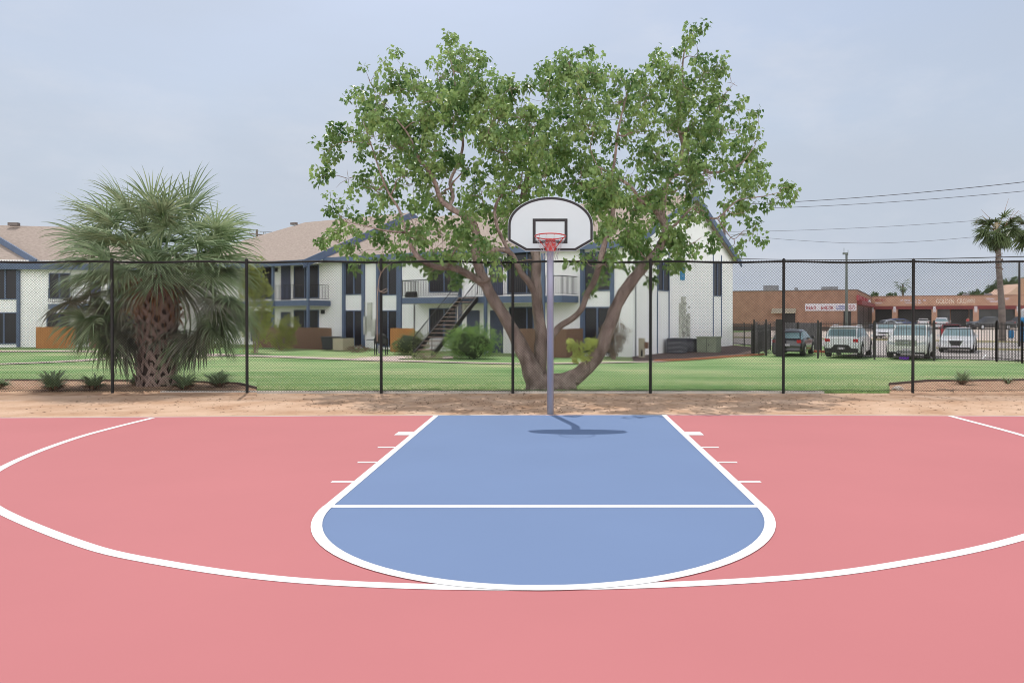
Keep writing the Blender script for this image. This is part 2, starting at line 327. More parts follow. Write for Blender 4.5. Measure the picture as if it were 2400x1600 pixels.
def ribbon(pts, wd, z=.003, closed=False, b=None, zf=None):
    b = b or lines; n = len(pts); L_ = []; R_ = []
    for i in range(n):
        p = Vector(pts[i][:2]); t = (Vector(pts[min(i + 1, n - 1)][:2]) - Vector(pts[max(i - 1, 0)][:2])).normalized(); s_ = Vector((-t.y, t.x)) * (wd[i] if hasattr(wd, '__len__') else wd) / 2
        for A_, q in ((L_, p + s_), (R_, p - s_)): A_.append((q.x, q.y, (zf(q.y) if zf else 0) + z))
    b.add(L_ + R_, [(i, i + 1, n + i + 1, n + i) for i in range(n - 1)])
def spline(pts, k=10):
    o = []; pts = [Vector(p) for p in pts]; e = [pts[0] * 2 - pts[1]] + pts + [pts[-1] * 2 - pts[-2]]
    for i in range(1, len(e) - 2):
        for j in range(k):
            t = j / k; a, b, c, d = e[i - 1:i + 3]
            o.append(.5 * ((2 * b) + (c - a) * t + (2 * a - 5 * b + 4 * c - d) * t * t + (3 * b - a - 3 * c + d) * t ** 3))
    return o + [pts[-1]]
Lp = [(-6.40, 11.95), (-6.42, 11), (-6.38, 10.04), (-6.16, 8.84), (-5.82, 7.79), (-5.36, 7.04), (-4.72, 6.37), (-3.55, 5.50), (-2.757, 5.055), (-1.55, 4.65), (-.1, 4.535)]
Rp = [(1.37, 4.69), (2.40, 5.03), (3.45, 5.57), (4.6, 6.4), (5.2, 7.04), (5.68, 7.79), (6.08, 8.84), (6.31, 10.2), (6.35, 12.19)]
ribbon(spline(Lp + Rp), .09)
ribbon([(KX1, edge_y(KX1) - .01), (KX1, 6.45)], .08, .0045); ribbon([(KX0, edge_y(KX0) - .01), (KX0, 6.45)], .08, .0045)
ribbon([(KX0 + .04, 6.45), (KX1 - .04, 6.455)], .085, .0045)
ribbon(arc, .085, .006)
for sg, k in ((-1, KX0 - .04), (1, KX1 + .04)):
    for y0, y1 in ((10.25, 10.54), (9.28, 9.35), (8.34, 8.41), (7.37, 7.43)):
        a, b = k, k + sg * .215; lines.add([(a, y0, .003), (b, y0, .003), (b, y1, .003), (a, y1, .003)], [(0, 1, 2, 3)])
lines.build('court_markings', M['line'], kind='structure')
# mow strip between sand and lawn
ms = MB(); ms.box(-8.3, 5.6, 15.80, 15.90, -.05, .03)
ms.build('concrete_mow_strip', M['conc'], label='thin grey concrete strip between the sand and the lawn under the chain-link fence', cat='kerb')
# planting beds
def bed(name, back):                               # (px, py) along the far edge; the near edge lies at the sand
    b = MB(); rows = []
    for px, py in back: rows += [G(px, 925, -.008), G(px, 914.6, .012), G(px, min(py, 914.2), .012)]
    b.add(rows, [f for i in range(len(back) - 1) for f in ((3 * i, 3 * i + 3, 3 * i + 4, 3 * i + 1), (3 * i + 1, 3 * i + 4, 3 * i + 5, 3 * i + 2))])
    b.build(name, M['bedsand'], kind='structure')
bed('planting_bed_ground', [(-700, 893), (-260, 893), (100, 893), (250, 894), (400, 895), (480, 898), (560, 901), (590, 908), (602, 914)])
bed('planting_bed_ground', [(2085, 903), (2172, 895), (2280, 894), (2400, 893), (2600, 893), (3000, 893)])
e1 = MB()
for a, b in zip([(-260, 893), (100, 893), (400, 895), (560, 901)], [(100, 893), (400, 895), (560, 901), (600, 912)]): e1.beam(G(*a, .015), G(*b, .015), .05, .08)
e1.build('timber_edging', M['timber'], label='dark edging board behind the tufts in the left palm bed', cat='edging')
e2 = MB()
for a, b in zip([(2085, 903), (2172, 895), (2400, 893)], [(2172, 895), (2400, 893), (2600, 893)]): e2.beam(G(*a, .02), G(*b, .02), .05, .09)
e2.build('timber_edging', M['timber'], label='dark edging board along the sandy bed at far right', cat='edging')
st = MB(); st.ball(G(2105, 915, .04), .09, .16, .06, wob=.6); st.build('stone', M['conc'], label='pale flat stone at the left tip of the right-hand sandy bed', cat='stone')
# walks
def walk(name, px, wd, m='walk', z=.014):
    b = MB(); ribbon([G(*p) for p in spline(px, 6)], wd, z, b=b, zf=gz); return b.build(name, M[m], kind='structure')
walk('sidewalk', [(-300, 862), (0, 853), (150, 847), (330, 836), (480, 834), (600, 834), (740, 839), (850, 843), (950, 846), (1190, 852), (1300, 852), (1450, 849), (1560, 847)], 1.1)
walk('sidewalk', [(-300, 822), (0, 823), (200, 823), (420, 829), (560, 833)], 1.6)
walk('entry_walk', [(870, 844), (900, 839), (980, 837), (1070, 838)], 2.4, z=.018)
sheet('mulch_bed', [tuple(G(*p)) for p in [(1484, 846), (1560, 846), (1640, 842), (1700, 837), (1780, 826), (1780, 815), (1716, 809), (1480, 833)]], M['mulch'], .024)
brk = MB(); pp = [G(*p, .05) for p in [(1535, 846.5), (1600, 845), (1660, 841), (1700, 837.5), (1790, 832)]]
for a, b in zip(pp, pp[1:]): brk.beam(a, b, .12, .09)
brk.build('brick_edging', mat('orange_brick_edging', (.40, .16, .09), .9, .2, 6), label='low red brick edging round the mulch bed by the white gable wall', cat='edging')
# parking, road, far lot (to the right)
BA = R(-31.5); MF = Frame(4.0, 39.7, BA)
def fsheet(name, x0, x1, y0, y1, m, z):
    return sheet(name, [tuple(MF.w(a, b, .6))[:2] + (-.6,) for a, b in ((x0, y0), (x1, y0), (x1, y1), (x0, y1))], m, z)
fsheet('parking_lot', 9.3, 60, 6.5, 18.2, M['asph'], .014)
fsheet('road', -12, 140, 18.4, 33, M['asph'], .010)
fsheet('far_parking_lot', -12, 190, 33.2, 150, M['lotc'], .008)
kb = MB(); kb.m = Matrix.Translation((4, 39.7, -.6)) @ Matrix.Rotation(BA, 4, 'Z'); kb.box(11, 60, 18.2, 18.4, 0, .13); kb.build('kerb', M['curb_y'], kind='structure')
kb = MB(); kb.m = Matrix.Translation((4, 39.7, -.6)) @ Matrix.Rotation(BA, 4, 'Z'); kb.box(-10, 140, 33.0, 33.2, 0, .13); kb.build('kerb', M['curb_y'], kind='structure')
rp = MB()
for i in range(6): rp.m = Matrix.Translation((4, 39.7, -.6)) @ Matrix.Rotation(BA, 4, 'Z'); x = 12.9 + i * 2.8; rp.add([(x, 7.2, .02), (x + .1, 7.2, .02), (x + .1, 12, .02), (x, 12, .02)], [(0, 1, 2, 3)])
rp.build('parking_lines', M['line'], kind='structure')
# grass blades near the fence, leaf litter on the sand
gb = MB(); rg = random.Random(3)
def lawn_ok(x, y):
    p = VX + x * FX / y; pyy = VY + (EYE - gz(y)) * FX / y
    if p < 600 and pyy > 892: return False
    if p > 2085 and pyy > 893: return False
    return True
for i in range(36000):
    y = 15.92 + (rg.random() ** 2.6) * 9; x = (rg.random() * 2500 - 50 - VX) * y / FX
    if not lawn_ok(x, y): continue
    h = .02 + .03 * rg.random() + (.05 * rg.random() if y < 16.2 else 0); a = rg.random() * 6.28; dx, dy = math.cos(a) * .012, math.sin(a) * .012
    lx, ly = rg.gauss(0, .018), rg.gauss(0, .018); z = gz(y) - .024
    gb.add([(x - dx, y - dy, z), (x + dx, y + dy, z), (x + lx, y + ly, z + h)], [(0, 1, 2)])
gb.build('lawn_grass', M['grassb'], kind='stuff', label='short green mown grass behind the chain-link fence', cat='grass')
lt = MB()
for i in range(1500):
    y = 12.6 + rg.random() * 3.4; x = rg.uniform(-9.5, 9.5) if i % 3 else rg.gauss(0, 3)
    a = rg.random() * 6.28; l_ = .015 + .035 * rg.random() ** 3; q = .007 + .008 * rg.random()
    c, s_ = math.cos(a), math.sin(a); z = -.010
    lt.add([(x - c * l_, y - s_ * l_, z), (x + s_ * q, y - c * q, z + .008), (x + c * l_, y + s_ * l_, z + .004), (x - s_ * q, y + c * q, z + .002)], [(0, 1, 2, 3)])
lt.build('leaf_litter', M['litter'], kind='stuff', label='small brown leaves and twigs scattered on the sand strip', cat='leaf litter')

# ------------------------------------------------------------ basketball hoop
HX, HY = -.107, 12.46
hoop = empty('basketball_hoop', (HX, HY, 0), 0, 'basketball hoop with white fan-shaped backboard on a grey steel post at the court edge', 'basketball hoop')
b = MB(); b.tube([(0, 0, -.1), (0, 0, 2.3), (0, 0, 2.62), (0, -.03, 2.85), (0, -.12, 2.98)], .055, 20); b.build('post', M['galv'], hoop, smooth=True)
b = MB(); b.box(-.05, .05, -.44, -.05, 2.92, 3.0); b.box(-.04, .04, -.42, -.06, 2.72, 2.78); b.box(-.25, .25, -.46, -.42, 2.7, 3.15); b.build('support_arm', M['galv'], hoop, bevel=.006)
bz = lambda py: EYE - (py - VY) * 11.95 / FX; bx = lambda px: (px - VX) * 11.95 / FX - HX
BY = -.51
def bpt(cx, cy): return (bx(1150 + cx / 7.84), BY, bz(440 + cy / 7.84))
rim0 = [bpt(315, 690)] + [bpt(315 + 785 * (1 - math.cos(t)), 690 - 525 * math.sin(t)) for t in [math.pi * i / 40 for i in range(1, 40)]] + [bpt(1885, 690), bpt(1885, 960), bpt(1870, 985), bpt(1560, 1165), bpt(650, 1165), bpt(330, 985), bpt(315, 960)]
b = MB(); b.prism(rim0, (0, .035, 0)); bd = b.build('backboard', M['board'], hoop, bevel=.004)
def inset(pts, d):
    n = len(pts); o = []; c = [Vector((p[0], p[2])) for p in pts]
    for i in range(n):
        a, q, e = c[i - 1], c[i], c[(i + 1) % n]; t1 = (q - a).normalized(); t2 = (e - q).normalized(); nn = Vector((t1.y, -t1.x)) + Vector((t2.y, -t2.x)); nn.normalize()
        k = d / max(.4, nn.dot(Vector((t1.y, -t1.x)))); o.append((q.x + nn.x * k, pts[i][1], q.y + nn.y * k))
    return o
def band(b, A_, B_, y):
    n = len(A_); b.add([(p[0], y, p[2]) for p in A_] + [(p[0], y, p[2]) for p in B_], [(i, (i + 1) % n, n + (i + 1) % n, n + i) for i in range(n)])
b = MB(); band(b, inset(rim0, .007), inset(rim0, .046), BY - .003)
sq = [bpt(772, 568), bpt(1412, 568), bpt(1412, 1025), bpt(772, 1025)]
b2 = MB(); band(b2, sq, inset(sq, .047), BY - .003)
b.build('border_stripe', M['boardk'], bd); b2.build('target_square', M['boardk'], bd)
# rim, tilted up a little at the front
RC = Vector((bx(1290.3), BY - .10 - .24, (EYE - (553.5 - VY) * 11.6 / FX))); RR = .236
T = Matrix.Translation(RC) @ Matrix.Rotation(R(-4.8), 4, 'X')
b = MB(); b.m = T
ring = [(RR * math.cos(t), RR * math.sin(t), 0) for t in [2 * math.pi * i / 40 for i in range(41)]]
b.tube(ring, .009, 8, cap=False)
for k in range(12):
    a = 2 * math.pi * (k + .5) / 12; b.tube([(RR * math.cos(a), RR * math.sin(a), -.005), (RR * math.cos(a) * .97, RR * math.sin(a) * .97, -.03), (RR * math.cos(a), RR * math.sin(a), -.012)], .003, 5)
rim = b.build('rim', M['rim'], hoop, smooth=True)
b = MB(); zr = RC.z
b.box(RC.x - .075, RC.x + .075, BY - .03, BY - .001, zr - .20, zr - .02)
b.box(RC.x - .08, RC.x + .08, RC.y + RR - .01, BY - .02, zr - .035, zr - .012)
for s_ in (-1, 1):
    b.tube([(RC.x + s_ * .06, BY - .03, zr - .18), (RC.x + s_ * .2, RC.y + .06, zr - .02)], .008, 6)
    b.tube([(RC.x + s_ * .07, BY - .03, zr - .05), (RC.x + s_ * .07, BY - .035, zr - .19)], .012, 6)
b.build('rim_bracket', M['rim'], rim)
for s_ in (-1, 1):
    for z_ in (-.07, -.165): b = MB(); b.ball((RC.x + s_ * .055, BY - .036, zr + z_), .013, n=8, m=5); b.build('bolt', M['chrome'], rim)
b = MB(); NL = 4                                     # chain net
for k in range(12):
    a0 = 2 * math.pi * (k + .5) / 12
    for s_ in (-1, 1):
        pts = []
        for j in range(NL * 4 + 1):
            q = j / (NL * 4); rr = RR * (1 - .52 * min(1, q * 1.25) ** .8); a = a0 + s_ * (math.pi / 12) * (abs((q * NL) % 2 - 1) * -1 + 1)
            pts.append((RC.x + rr * math.cos(a), RC.y + rr * math.sin(a), zr - .03 - .33 * q))
        for u, v_ in zip(pts, pts[1:]):
            u = Vector(u); v_ = Vector(v_); b.tube([u, u + (v_ - u) * .72], .0028, 4)
b.build('net', M['chain'], rim)

# ------------------------------------------------------------ chain-link fence
FY = 15.75; FT = EYE + (736 - 614) * FY / FX
fence = empty('chain_link_fence', (0, FY, 0), 0, 'tall black chain-link fence running across the picture behind the court', 'fence')
posts = [-685, -370, -55, 262, 578, 893, 1202, 1525, 1837, 2141, 2450, 2765, 3080]
for p in posts:
    b = MB(); x = ray(p, FY); h = FT + .03
    ln = (p - 1200) / 1200 * .02
    b.tube([(x - ln, 0, -.1), (x, 0, h)], .031, 10); b.tube([(x, 0, h), (x, 0, h + .03), (x, 0, h + .05)], [.037, .03, .008], 10)
    for z_ in (.3, .9, 1.5, 2.1, 2.6): b.tube([(x - ln * (1 - z_ / h), 0, z_), (x - ln * (1 - z_ / h), 0, z_ + .02)], .036, 10)
    b.build('post', M['black'], fence, smooth=False)
b = MB(); X0, X1 = ray(-685, FY), ray(3080, FY); n_ = 96
b.tube([(X0 + (X1 - X0) * i / n_, 0, FT + .012 * math.sin(i * .9)) for i in range(n_ + 1)], .021, 8); b.build('top_rail', M['black'], fence, smooth=True)
b = MB(); b.tube([(X0 + (X1 - X0) * i / n_, -.03, .06 + .015 * math.sin(i * 1.7)) for i in range(n_ + 1)], .004, 5); b.build('tension_wire', M['black'], fence)
b = MB(); st_, H0, H1 = .0555, .03, FT + .035; Hh = H1 - H0; x = X0 - Hh
while x < X1:
    for s_ in (1, -1):
        xa = x if s_ > 0 else x + Hh; xb = x + Hh if s_ > 0 else x; za, zb = H0, H1
        if s_ > 0: a, e = (xa, za), (xb, zb)
        else: a, e = (xa, za), (xb, zb)
        # clip to the fence ends
        def cl(p, q):
            if p[0] < X0: t = (X0 - p[0]) / (q[0] - p[0]); return (X0, p[1] + t * (q[1] - p[1]))
            if p[0] > X1: t = (X1 - p[0]) / (q[0] - p[0]); return (X1, p[1] + t * (q[1] - p[1]))
            return p
        if max(a[0], e[0]) <= X0 or min(a[0], e[0]) >= X1: continue
        a2, e2 = cl(a, e), cl(e, a)
        yo = -.034 if s_ > 0 else -.029
        bow = lambda X, Z: .012 * math.sin(X * 1.9) * math.sin(Z * 1.3)
        mid = [(a2[0] + (e2[0] - a2[0]) * k / 4, a2[1] + (e2[1] - a2[1]) * k / 4) for k in range(5)]
        b.tube([(p[0], yo + bow(*p), p[1]) for p in mid], .0030, 3, cap=False)
    x += st_
b.build('mesh', M['black'], fence)
# bare vine stem hanging on the third post
b = MB(); V0 = lambda px, py, D=15.7: P(px, py, D)
b.tube([V0(918, 616), V0(902, 628), V0(893, 640), V0(888, 655), V0(886, 672), V0(890, 683), V0(900, 686), V0(909, 681), V0(905, 676), V0(893, 683), V0(880, 675), V0(866, 675)], [.005, .008, .01, .01, .01, .01, .009, .008, .008, .008, .006, .004], 6)
b.tube([V0(893, 640), V0(884, 622), V0(889, 612)], [.008, .006, .003], 5); b.tube([V0(886, 672), V0(884, 705), V0(884, 800)], [.009, .012, .014], 5)
b.build('bare_vine', M['twig'], label='pale leafless vine stem twisted on the fourth fence post from the left', cat='vine', smooth=True)

# ------------------------------------------------------------ foliage tools
def leaf_card(b, p, size, fwd, nrm, wd=.8):
    fwd = fwd.normalized(); s_ = fwd.cross(nrm)
    if s_.length < .01: return
    s_.normalize(); n2 = s_.cross(fwd); h = size; k = size * wd * .5
    b.add([p, p + fwd * h * .35 + s_ * k + n2 * k * .35, p + fwd * h, p + fwd * h * .35 - s_ * k + n2 * k * .35], [(0, 1, 2), (0, 2, 3)])
def rvec(r): 
    while True:
        v = Vector((r.uniform(-1, 1), r.uniform(-1, 1), r.uniform(-1, 1)))
        if .01 < v.length < 1: return v
def leaf_clump(b, c, rad, n, size, r, droop=.6, shell=0, squash=1, wd=.8, gap=0.0, gs=3.0):
    for i in range(n):
        v = rvec(r)
        if shell: v = v.normalized() * (1 - shell * r.random())
        p = c + Vector((v.x * rad, v.y * rad, v.z * rad * squash))
        if gap and noise.noise(p * gs) < gap - .5: continue
        f = rvec(r).normalized() + Vector((0, 0, -droop)); leaf_card(b, p, size * r.uniform(.7, 1.25), f, rvec(r), wd)

# ------------------------------------------------------------ the big tree
TD = 16.9
S_ = 1.0204
tree = empty('shade_tree', tuple(G(1300, 911)), 0, 'large spreading tree with four leaning trunks behind the backboard and fence', 'tree')
TO = tree.location.copy()
def limb(b, pts, rad, D, n=10, wob=.12, k=5):
    q = []; rs = []
    sp = spline([Vector((p[0], p[1], D[i] if hasattr(D, '__len__') else D)) for i, p in enumerate(pts)], k)
    rr = spline([Vector((r_, 0, 0)) for r_ in rad], k)
    for i, s in enumerate(sp): q.append(P(s.x, s.y, s.z) - TO); rs.append(rr[i].x * (.64 if rr[i].x < .3 else .64 + (rr[i].x - .3) * 1.2))
    b.tube(q, rs, n, wob=wob); return q, rs
tb = MB(); nodes = []
def LB(pts, rad, D, **k):
    q, rs = limb(tb, pts, rad, D, **k)
    nodes.extend(zip(q, rs))
LB([(1262, 925), (1258, 900), (1240, 850), (1208, 790), (1185, 745), (1155, 700), (1135, 660), (1122, 625), (1114, 590), (1117, 548), (1100, 515), (1060, 490), (1038, 474)], [.46, .36, .30, .235, .215, .20, .185, .165, .15, .135, .12, .10, .09], [16.6] * 3 + [16.5] * 4 + [16.4] * 3 + [16.3, 16.2, 16.2], n=14, wob=.22)
LB([(1140, 672), (1110, 650), (1080, 634), (1055, 626), (1020, 625), (985, 606), (965, 580), (958, 555), (950, 540)], [.13, .125, .12, .115, .1, .09, .075, .06, .04], [16.5, 16.3, 16.2, 16.1, 16, 15.95, 15.9, 15.9, 15.8])
LB([(1038, 474), (1028, 455), (1022, 435), (1005, 400), (980, 370), (960, 320), (930, 280)], [.09, .08, .075, .06, .05, .035, .02], [16.2, 16.2, 16.1, 16, 15.9, 15.9, 15.8])
LB([(1052, 486), (1062, 460), (1055, 425), (1075, 380), (1085, 330), (1070, 260), (1065, 180), (1050, 120)], [.07, .06, .055, .05, .045, .035, .025, .012], [16.2, 16.4, 16.6, 16.8, 17, 17.2, 17.3, 17.4])
LB([(1270, 925), (1264, 880), (1266, 830), (1268, 780), (1262, 740), (1258, 700), (1256, 650), (1256, 600), (1240, 540), (1225, 480), (1235, 420), (1245, 380), (1250, 300)], [.36, .27, .24, .22, .20, .19, .18, .165, .14, .12, .10, .08, .04], [16.9] * 6 + [17, 17.1, 17.3, 17.4, 17.5, 17.6, 17.7], n=14, wob=.2)
LB([(1256, 690), (1240, 662), (1222, 640), (1208, 612), (1195, 592), (1165, 584), (1140, 592), (1120, 580)], [.13, .12, .11, .10, .09, .08, .06, .03], [16.9, 16.8, 16.7, 16.6, 16.5, 16.4, 16.4, 16.3])
LB([(1195, 592), (1178, 560), (1165, 530), (1160, 490), (1175, 460), (1215, 440), (1225, 400)], [.07, .06, .055, .05, .045, .035, .02], [16.5, 16.4, 16.3, 16.3, 16.3, 16.4, 16.5])
LB([(1300, 925), (1300, 905), (1340, 886), (1375, 862), (1403, 825), (1420, 785), (1433, 750), (1450, 708), (1478, 662), (1512, 622), (1540, 592), (1555, 560), (1560, 530), (1545, 505)], [.46, .36, .29, .27, .25, .235, .22, .205, .195, .18, .165, .15, .13, .11], [16.7] * 4 + [16.6] * 4 + [16.5] * 3 + [16.6, 16.7, 16.8], n=14, wob=.22)
LB([(1265, 890), (1300, 906), (1350, 900)], [.3, .34, .2], 16.65, n=12, wob=.2)
LB([(1285, 800), (1303, 775), (1318, 760), (1345, 744), (1365, 720), (1375, 690), (1392, 660), (1405, 620), (1412, 590), (1420, 560), (1432, 520), (1438, 480), (1430, 430), (1440, 380), (1450, 300), (1470, 220)], [.12, .115, .11, .105, .10, .10, .105, .10, .10, .09, .08, .07, .055, .045, .035, .02], [16.8, 16.8, 16.8, 16.7, 16.6, 16.5, 16.4, 16.4, 16.4, 16.4, 16.4, 16.4, 16.3, 16.3, 16.2, 16.2])
LB([(1545, 505), (1520, 480), (1500, 470), (1480, 440), (1440, 410), (1400, 390)], [.09, .08, .07, .06, .045, .02], [16.8, 16.6, 16.4, 16.2, 16, 15.8])
LB([(1550, 515), (1555, 470), (1560, 440), (1580, 400), (1600, 350), (1590, 290), (1600, 220), (1600, 150), (1610, 100), (1630, 70)], [.11, .1, .09, .08, .065, .05, .04, .03, .018, .008], [16.8, 17, 17.2, 17.3, 17.4, 17.4, 17.4, 17.4, 17.3, 17.3])
LB([(1575, 415), (1600, 404), (1650, 398), (1665, 405), (1700, 400), (1740, 380), (1770, 340)], [.08, .075, .06, .05, .04, .03, .01], [17.3, 17.2, 17.1, 17, 17, 17, 17])
LB([(1590, 520), (1620, 490), (1640, 500), (1670, 512), (1690, 505), (1730, 470), (1790, 460), (1830, 450)], [.04, .035, .03, .03, .025, .02, .015, .008], [16.7, 16.6, 16.5, 16.5, 16.4, 16.4, 16.4, 16.4], wob=.3)
LB([(1560, 545), (1590, 520)], [.05, .04], 16.7)
LB([(1680, 510), (1700, 540), (1720, 560), (1745, 540), (1760, 550)], [.02, .018, .014, .01, .005], 16.4)
LB([(955, 560), (948, 530), (935, 490), (910, 450), (890, 400), (870, 340), (850, 280)], [.05, .045, .04, .035, .03, .02, .01], [15.9, 16, 16, 16.1, 16.1, 16.2, 16.2])
LB([(950, 545), (900, 540), (860, 530), (810, 520)], [.035, .03, .02, .01], [15.9, 15.8, 15.8, 15.7])
bl = """1035,95,24 1060,135,42 1095,150,36 1010,180,48 905,125,13 900,165,36 850,190,36 940,200,46 1080,210,50 1130,220,46 870,240,52 820,240,32 950,270,56 1030,280,56
1110,300,56 1170,200,38 1200,255,44 780,300,36 760,340,36 840,320,52 900,350,56 980,360,56 1060,380,50 750,400,32 800,410,46 860,430,50 930,430,50 1000,450,45 762,460,28
790,500,42 850,510,46 740,545,26 780,560,36 830,580,22 890,545,42 950,505,46 1010,530,50 1060,560,42 1000,590,45 940,592,26 880,590,18 820,612,18 1090,450,46 1130,500,42
1150,380,56 1200,340,56 1155,440,42 1180,490,32 1030,640,30 990,625,26 1130,595,30 1160,620,26 1190,600,22 1260,170,34 1300,140,36 1340,125,26 1370,160,36 1400,175,26
1300,200,50 1360,230,55 1500,135,32 1450,185,36 1530,150,42 1565,150,28 1600,68,24 1585,85,14 1565,112,13 1602,128,20 1620,170,46 1560,200,50 1490,220,50 1420,260,55
1660,150,30 1680,190,30 1660,230,45 1700,250,28 1738,265,16 1600,270,50 1520,290,55 1440,320,55 1360,310,55 1280,280,52 1280,350,52 1340,390,55 1420,400,55 1500,370,55
1580,350,45 1650,310,46 1700,310,36 1730,290,22 1720,340,36 1740,380,32 1690,390,46 1620,410,50 1745,420,36 1690,450,42 1800,440,26 1775,460,22 1812,425,12 1560,430,50
1480,450,50 1400,460,50 1335,430,30 1450,520,46 1520,500,46 1600,490,40 1650,500,25 1700,490,26 1735,520,22 1742,548,15 1692,572,16 1400,540,46 1350,590,30 1400,600,42
1450,580,42 1530,560,50 1580,570,46 1622,560,30 1640,530,20 1500,605,24 1320,600,22 1370,642,20 1230,290,46 1240,400,45 1210,430,35 1290,430,25 1490,640,12 1050,215,40 915,300,45 1255,230,32
1360,672,9 1215,190,12 1230,340,50 1100,520,40 970,560,40 1045,655,14 1085,630,22 1180,540,26 1120,560,34 1480,560,36 1555,610,26 1470,490,40 910,590,16 1010,230,45 1150,280,50 1380,440,40"""
blobs = [tuple(float(q) * S_ for q in t.split(',')) for t in bl.split()]
crown = MB(); twb = MB(); rt = random.Random(11); cat_ = MB()
subs = []
for (px, py, pr) in blobs:
    e2 = ((px - 1295) / 560) ** 2 + ((py - 370) / 345) ** 2
    hd = 2.3 * math.sqrt(max(.03, 1 - e2)); nc = 1 + int(hd / 1.25 * min(1, pr / 45))
    for k in range(nc):
        D = TD + (rt.uniform(-1, 1) if nc == 1 else (-1 + 2 * (k + rt.random()) / nc)) * hd + .15
        jx = rt.gauss(0, pr * .22) if nc > 1 else 0; jy = rt.gauss(0, pr * .22) if nc > 1 else 0
        subs.append((P(px + jx, py + jy, D) - TO, pr * D / FX))
subs.sort(key=lambda s: min((s[0] - n[0]).length for n in nodes))
for c, rad in subs:
    n0, r0 = min(nodes, key=lambda n: (n[0] - c).length + .5 * max(0, n[0].z - c.z))
    d = c - n0; Ld = d.length; m1 = n0 + d * .35 + rvec(rt) * Ld * .16; m2 = n0 + d * .7 + rvec(rt) * Ld * .16
    ra = min(r0 * .7, .012 + .016 * Ld); pts = spline([n0, m1, m2, c], 3); rs = [ra * (1 - .75 * i / (len(pts) - 1)) + .002 for i in range(len(pts))]
    twb.tube(pts, rs, 5); nodes.extend([(p, r_) for p, r_ in zip(pts[3::2], rs[3::2])])
    nt_ = max(3, int(19 * (rad / .45) ** 2))
    for t in range(nt_):                             # twigs with drooping leaf sprays
        v = rvec(rt); tip = c + v * rad; 
        if t % 3 == 0: twb.tube([c + v * rad * .1, c + v * rad * .55 + rvec(rt) * .03, tip], [.007, .005, .002], 3, cap=False)
        if noise.noise((tip + TO) * 1.7) < -.13 and rad > .25: continue
        sp = .095 + .055 * rt.random()
        for q in range(14):
            o = tip + rvec(rt) * sp
            f = (o - tip).normalized() * .7 + Vector((0, 0, -.75)) + rvec(rt) * .5
            leaf_card(crown, o, .108 * rt.uniform(.65, 1.25), f, rvec(rt) + Vector((0, 0, .6)), .86)
        if rt.random() < .3:
            for q in range(3): o = tip + rvec(rt) * .1; cat_.tube([o, o + Vector((rt.gauss(0, .01), 0, -.05)), o + Vector((rt.gauss(0, .02), 0, -.10))], [.006, .007, .003], 4, cap=False)
tb.build('trunk', M['bark'], tree, smooth=True); twb.build('branches', M['twig'], tree, smooth=True)
crown.build('crown', M['leaf'], tree); cat_.build('catkins', M['catkin'], tree)
sh = MB()
for (px, py, pr, n) in ((1352, 815, 17, 150), (1338, 806, 12, 80), (1382, 808, 17, 150), (1375, 835, 12, 80), (1350, 838, 12, 80), (1392, 800, 8, 40)): leaf_clump(sh, P(px, py, 16.45) - TO, pr * 1.1 * 16.45 / FX, int(n * .8), .07, rt, .2)
sh.build('basal_sprouts', M['leafy'], tree, label='bright yellow-green sprouts in the fork of the leaning trunk')

# ------------------------------------------------------------ big palm on the left
PB = G(368, 905); palm = empty('cabbage_palm', tuple(PB), 0, 'big shaggy fan palm with criss-cross boots on its trunk, left behind the fence', 'palm tree')
b = MB(); TR = lambda z: .385 + .05 * math.exp(-z * 4) - .03 * math.exp(-((z - .9) / .35) ** 2) + .03 * min(1, z / 2.2)
b.tube([(0, 0, -.1)] + [(0, 0, i * .2) for i in range(14)], [TR(0) - .05] + [TR(i * .2) - .05 - (.02 * max(0, i - 10)) for i in range(14)], 20, wob=.1); trunk = b.build('trunk', M['bootc'], palm, smooth=True)
rp_ = random.Random(5); b = MB(); row = 0; z = -.1
while z < 2.3:
    n = 9
    for k in range(n):
        ph = 2 * math.pi * (k + .5 * (row % 2)) / n + rp_.gauss(0, .05); zz = z + rp_.gauss(0, .02)
        def cp(a, h, o): r_ = TR(max(0, h)) + o; return Vector((r_ * math.cos(a), r_ * math.sin(a), h))
        hgt = .30 * rp_.uniform(.85, 1.15); dl = .40
        for s_ in (-1, 1):
            fl = max(0, (z - 1.3)) * .03
            A_ = [cp(ph + s_ * dl * (1 - t), zz + hgt * t, -.05 + .085 * t + fl * t) for t in (0, .33, .66, 1.0)]
            for u, v_ in zip(A_, A_[1:]): b.beam(u, v_ + (v_ - u) * .06,   .068, .022, up=Vector((math.cos(ph), math.sin(ph), 0)))
        if rp_.random() < .6:
            t0 = cp(ph, zz + hgt, .02); b.beam(t0, t0 + Vector((math.cos(ph) * .06, math.sin(ph) * .06, .09)), .06, .03, up=Vector((math.cos(ph), math.sin(ph), 0)))
    z += .145; row += 1
b.build('boots', M['boot'], trunk)
b = MB()
for i in range(420):
    a = rp_.random() * 6.28; z = 1.5 + rp_.random() * 1.1; r_ = TR(z) + .02; p = Vector((r_ * math.cos(a), r_ * math.sin(a), z)); d = Vector((math.cos(a), math.sin(a), 0)) * rp_.uniform(.05, .4) + Vector((0, 0, rp_.uniform(-.35, .35)))
    b.tube([p, p + d * .5 + Vector((0, 0, .05)), p + d], [.008, .006, .002], 3, cap=False)
b.build('fibre', M['fibre'], trunk)
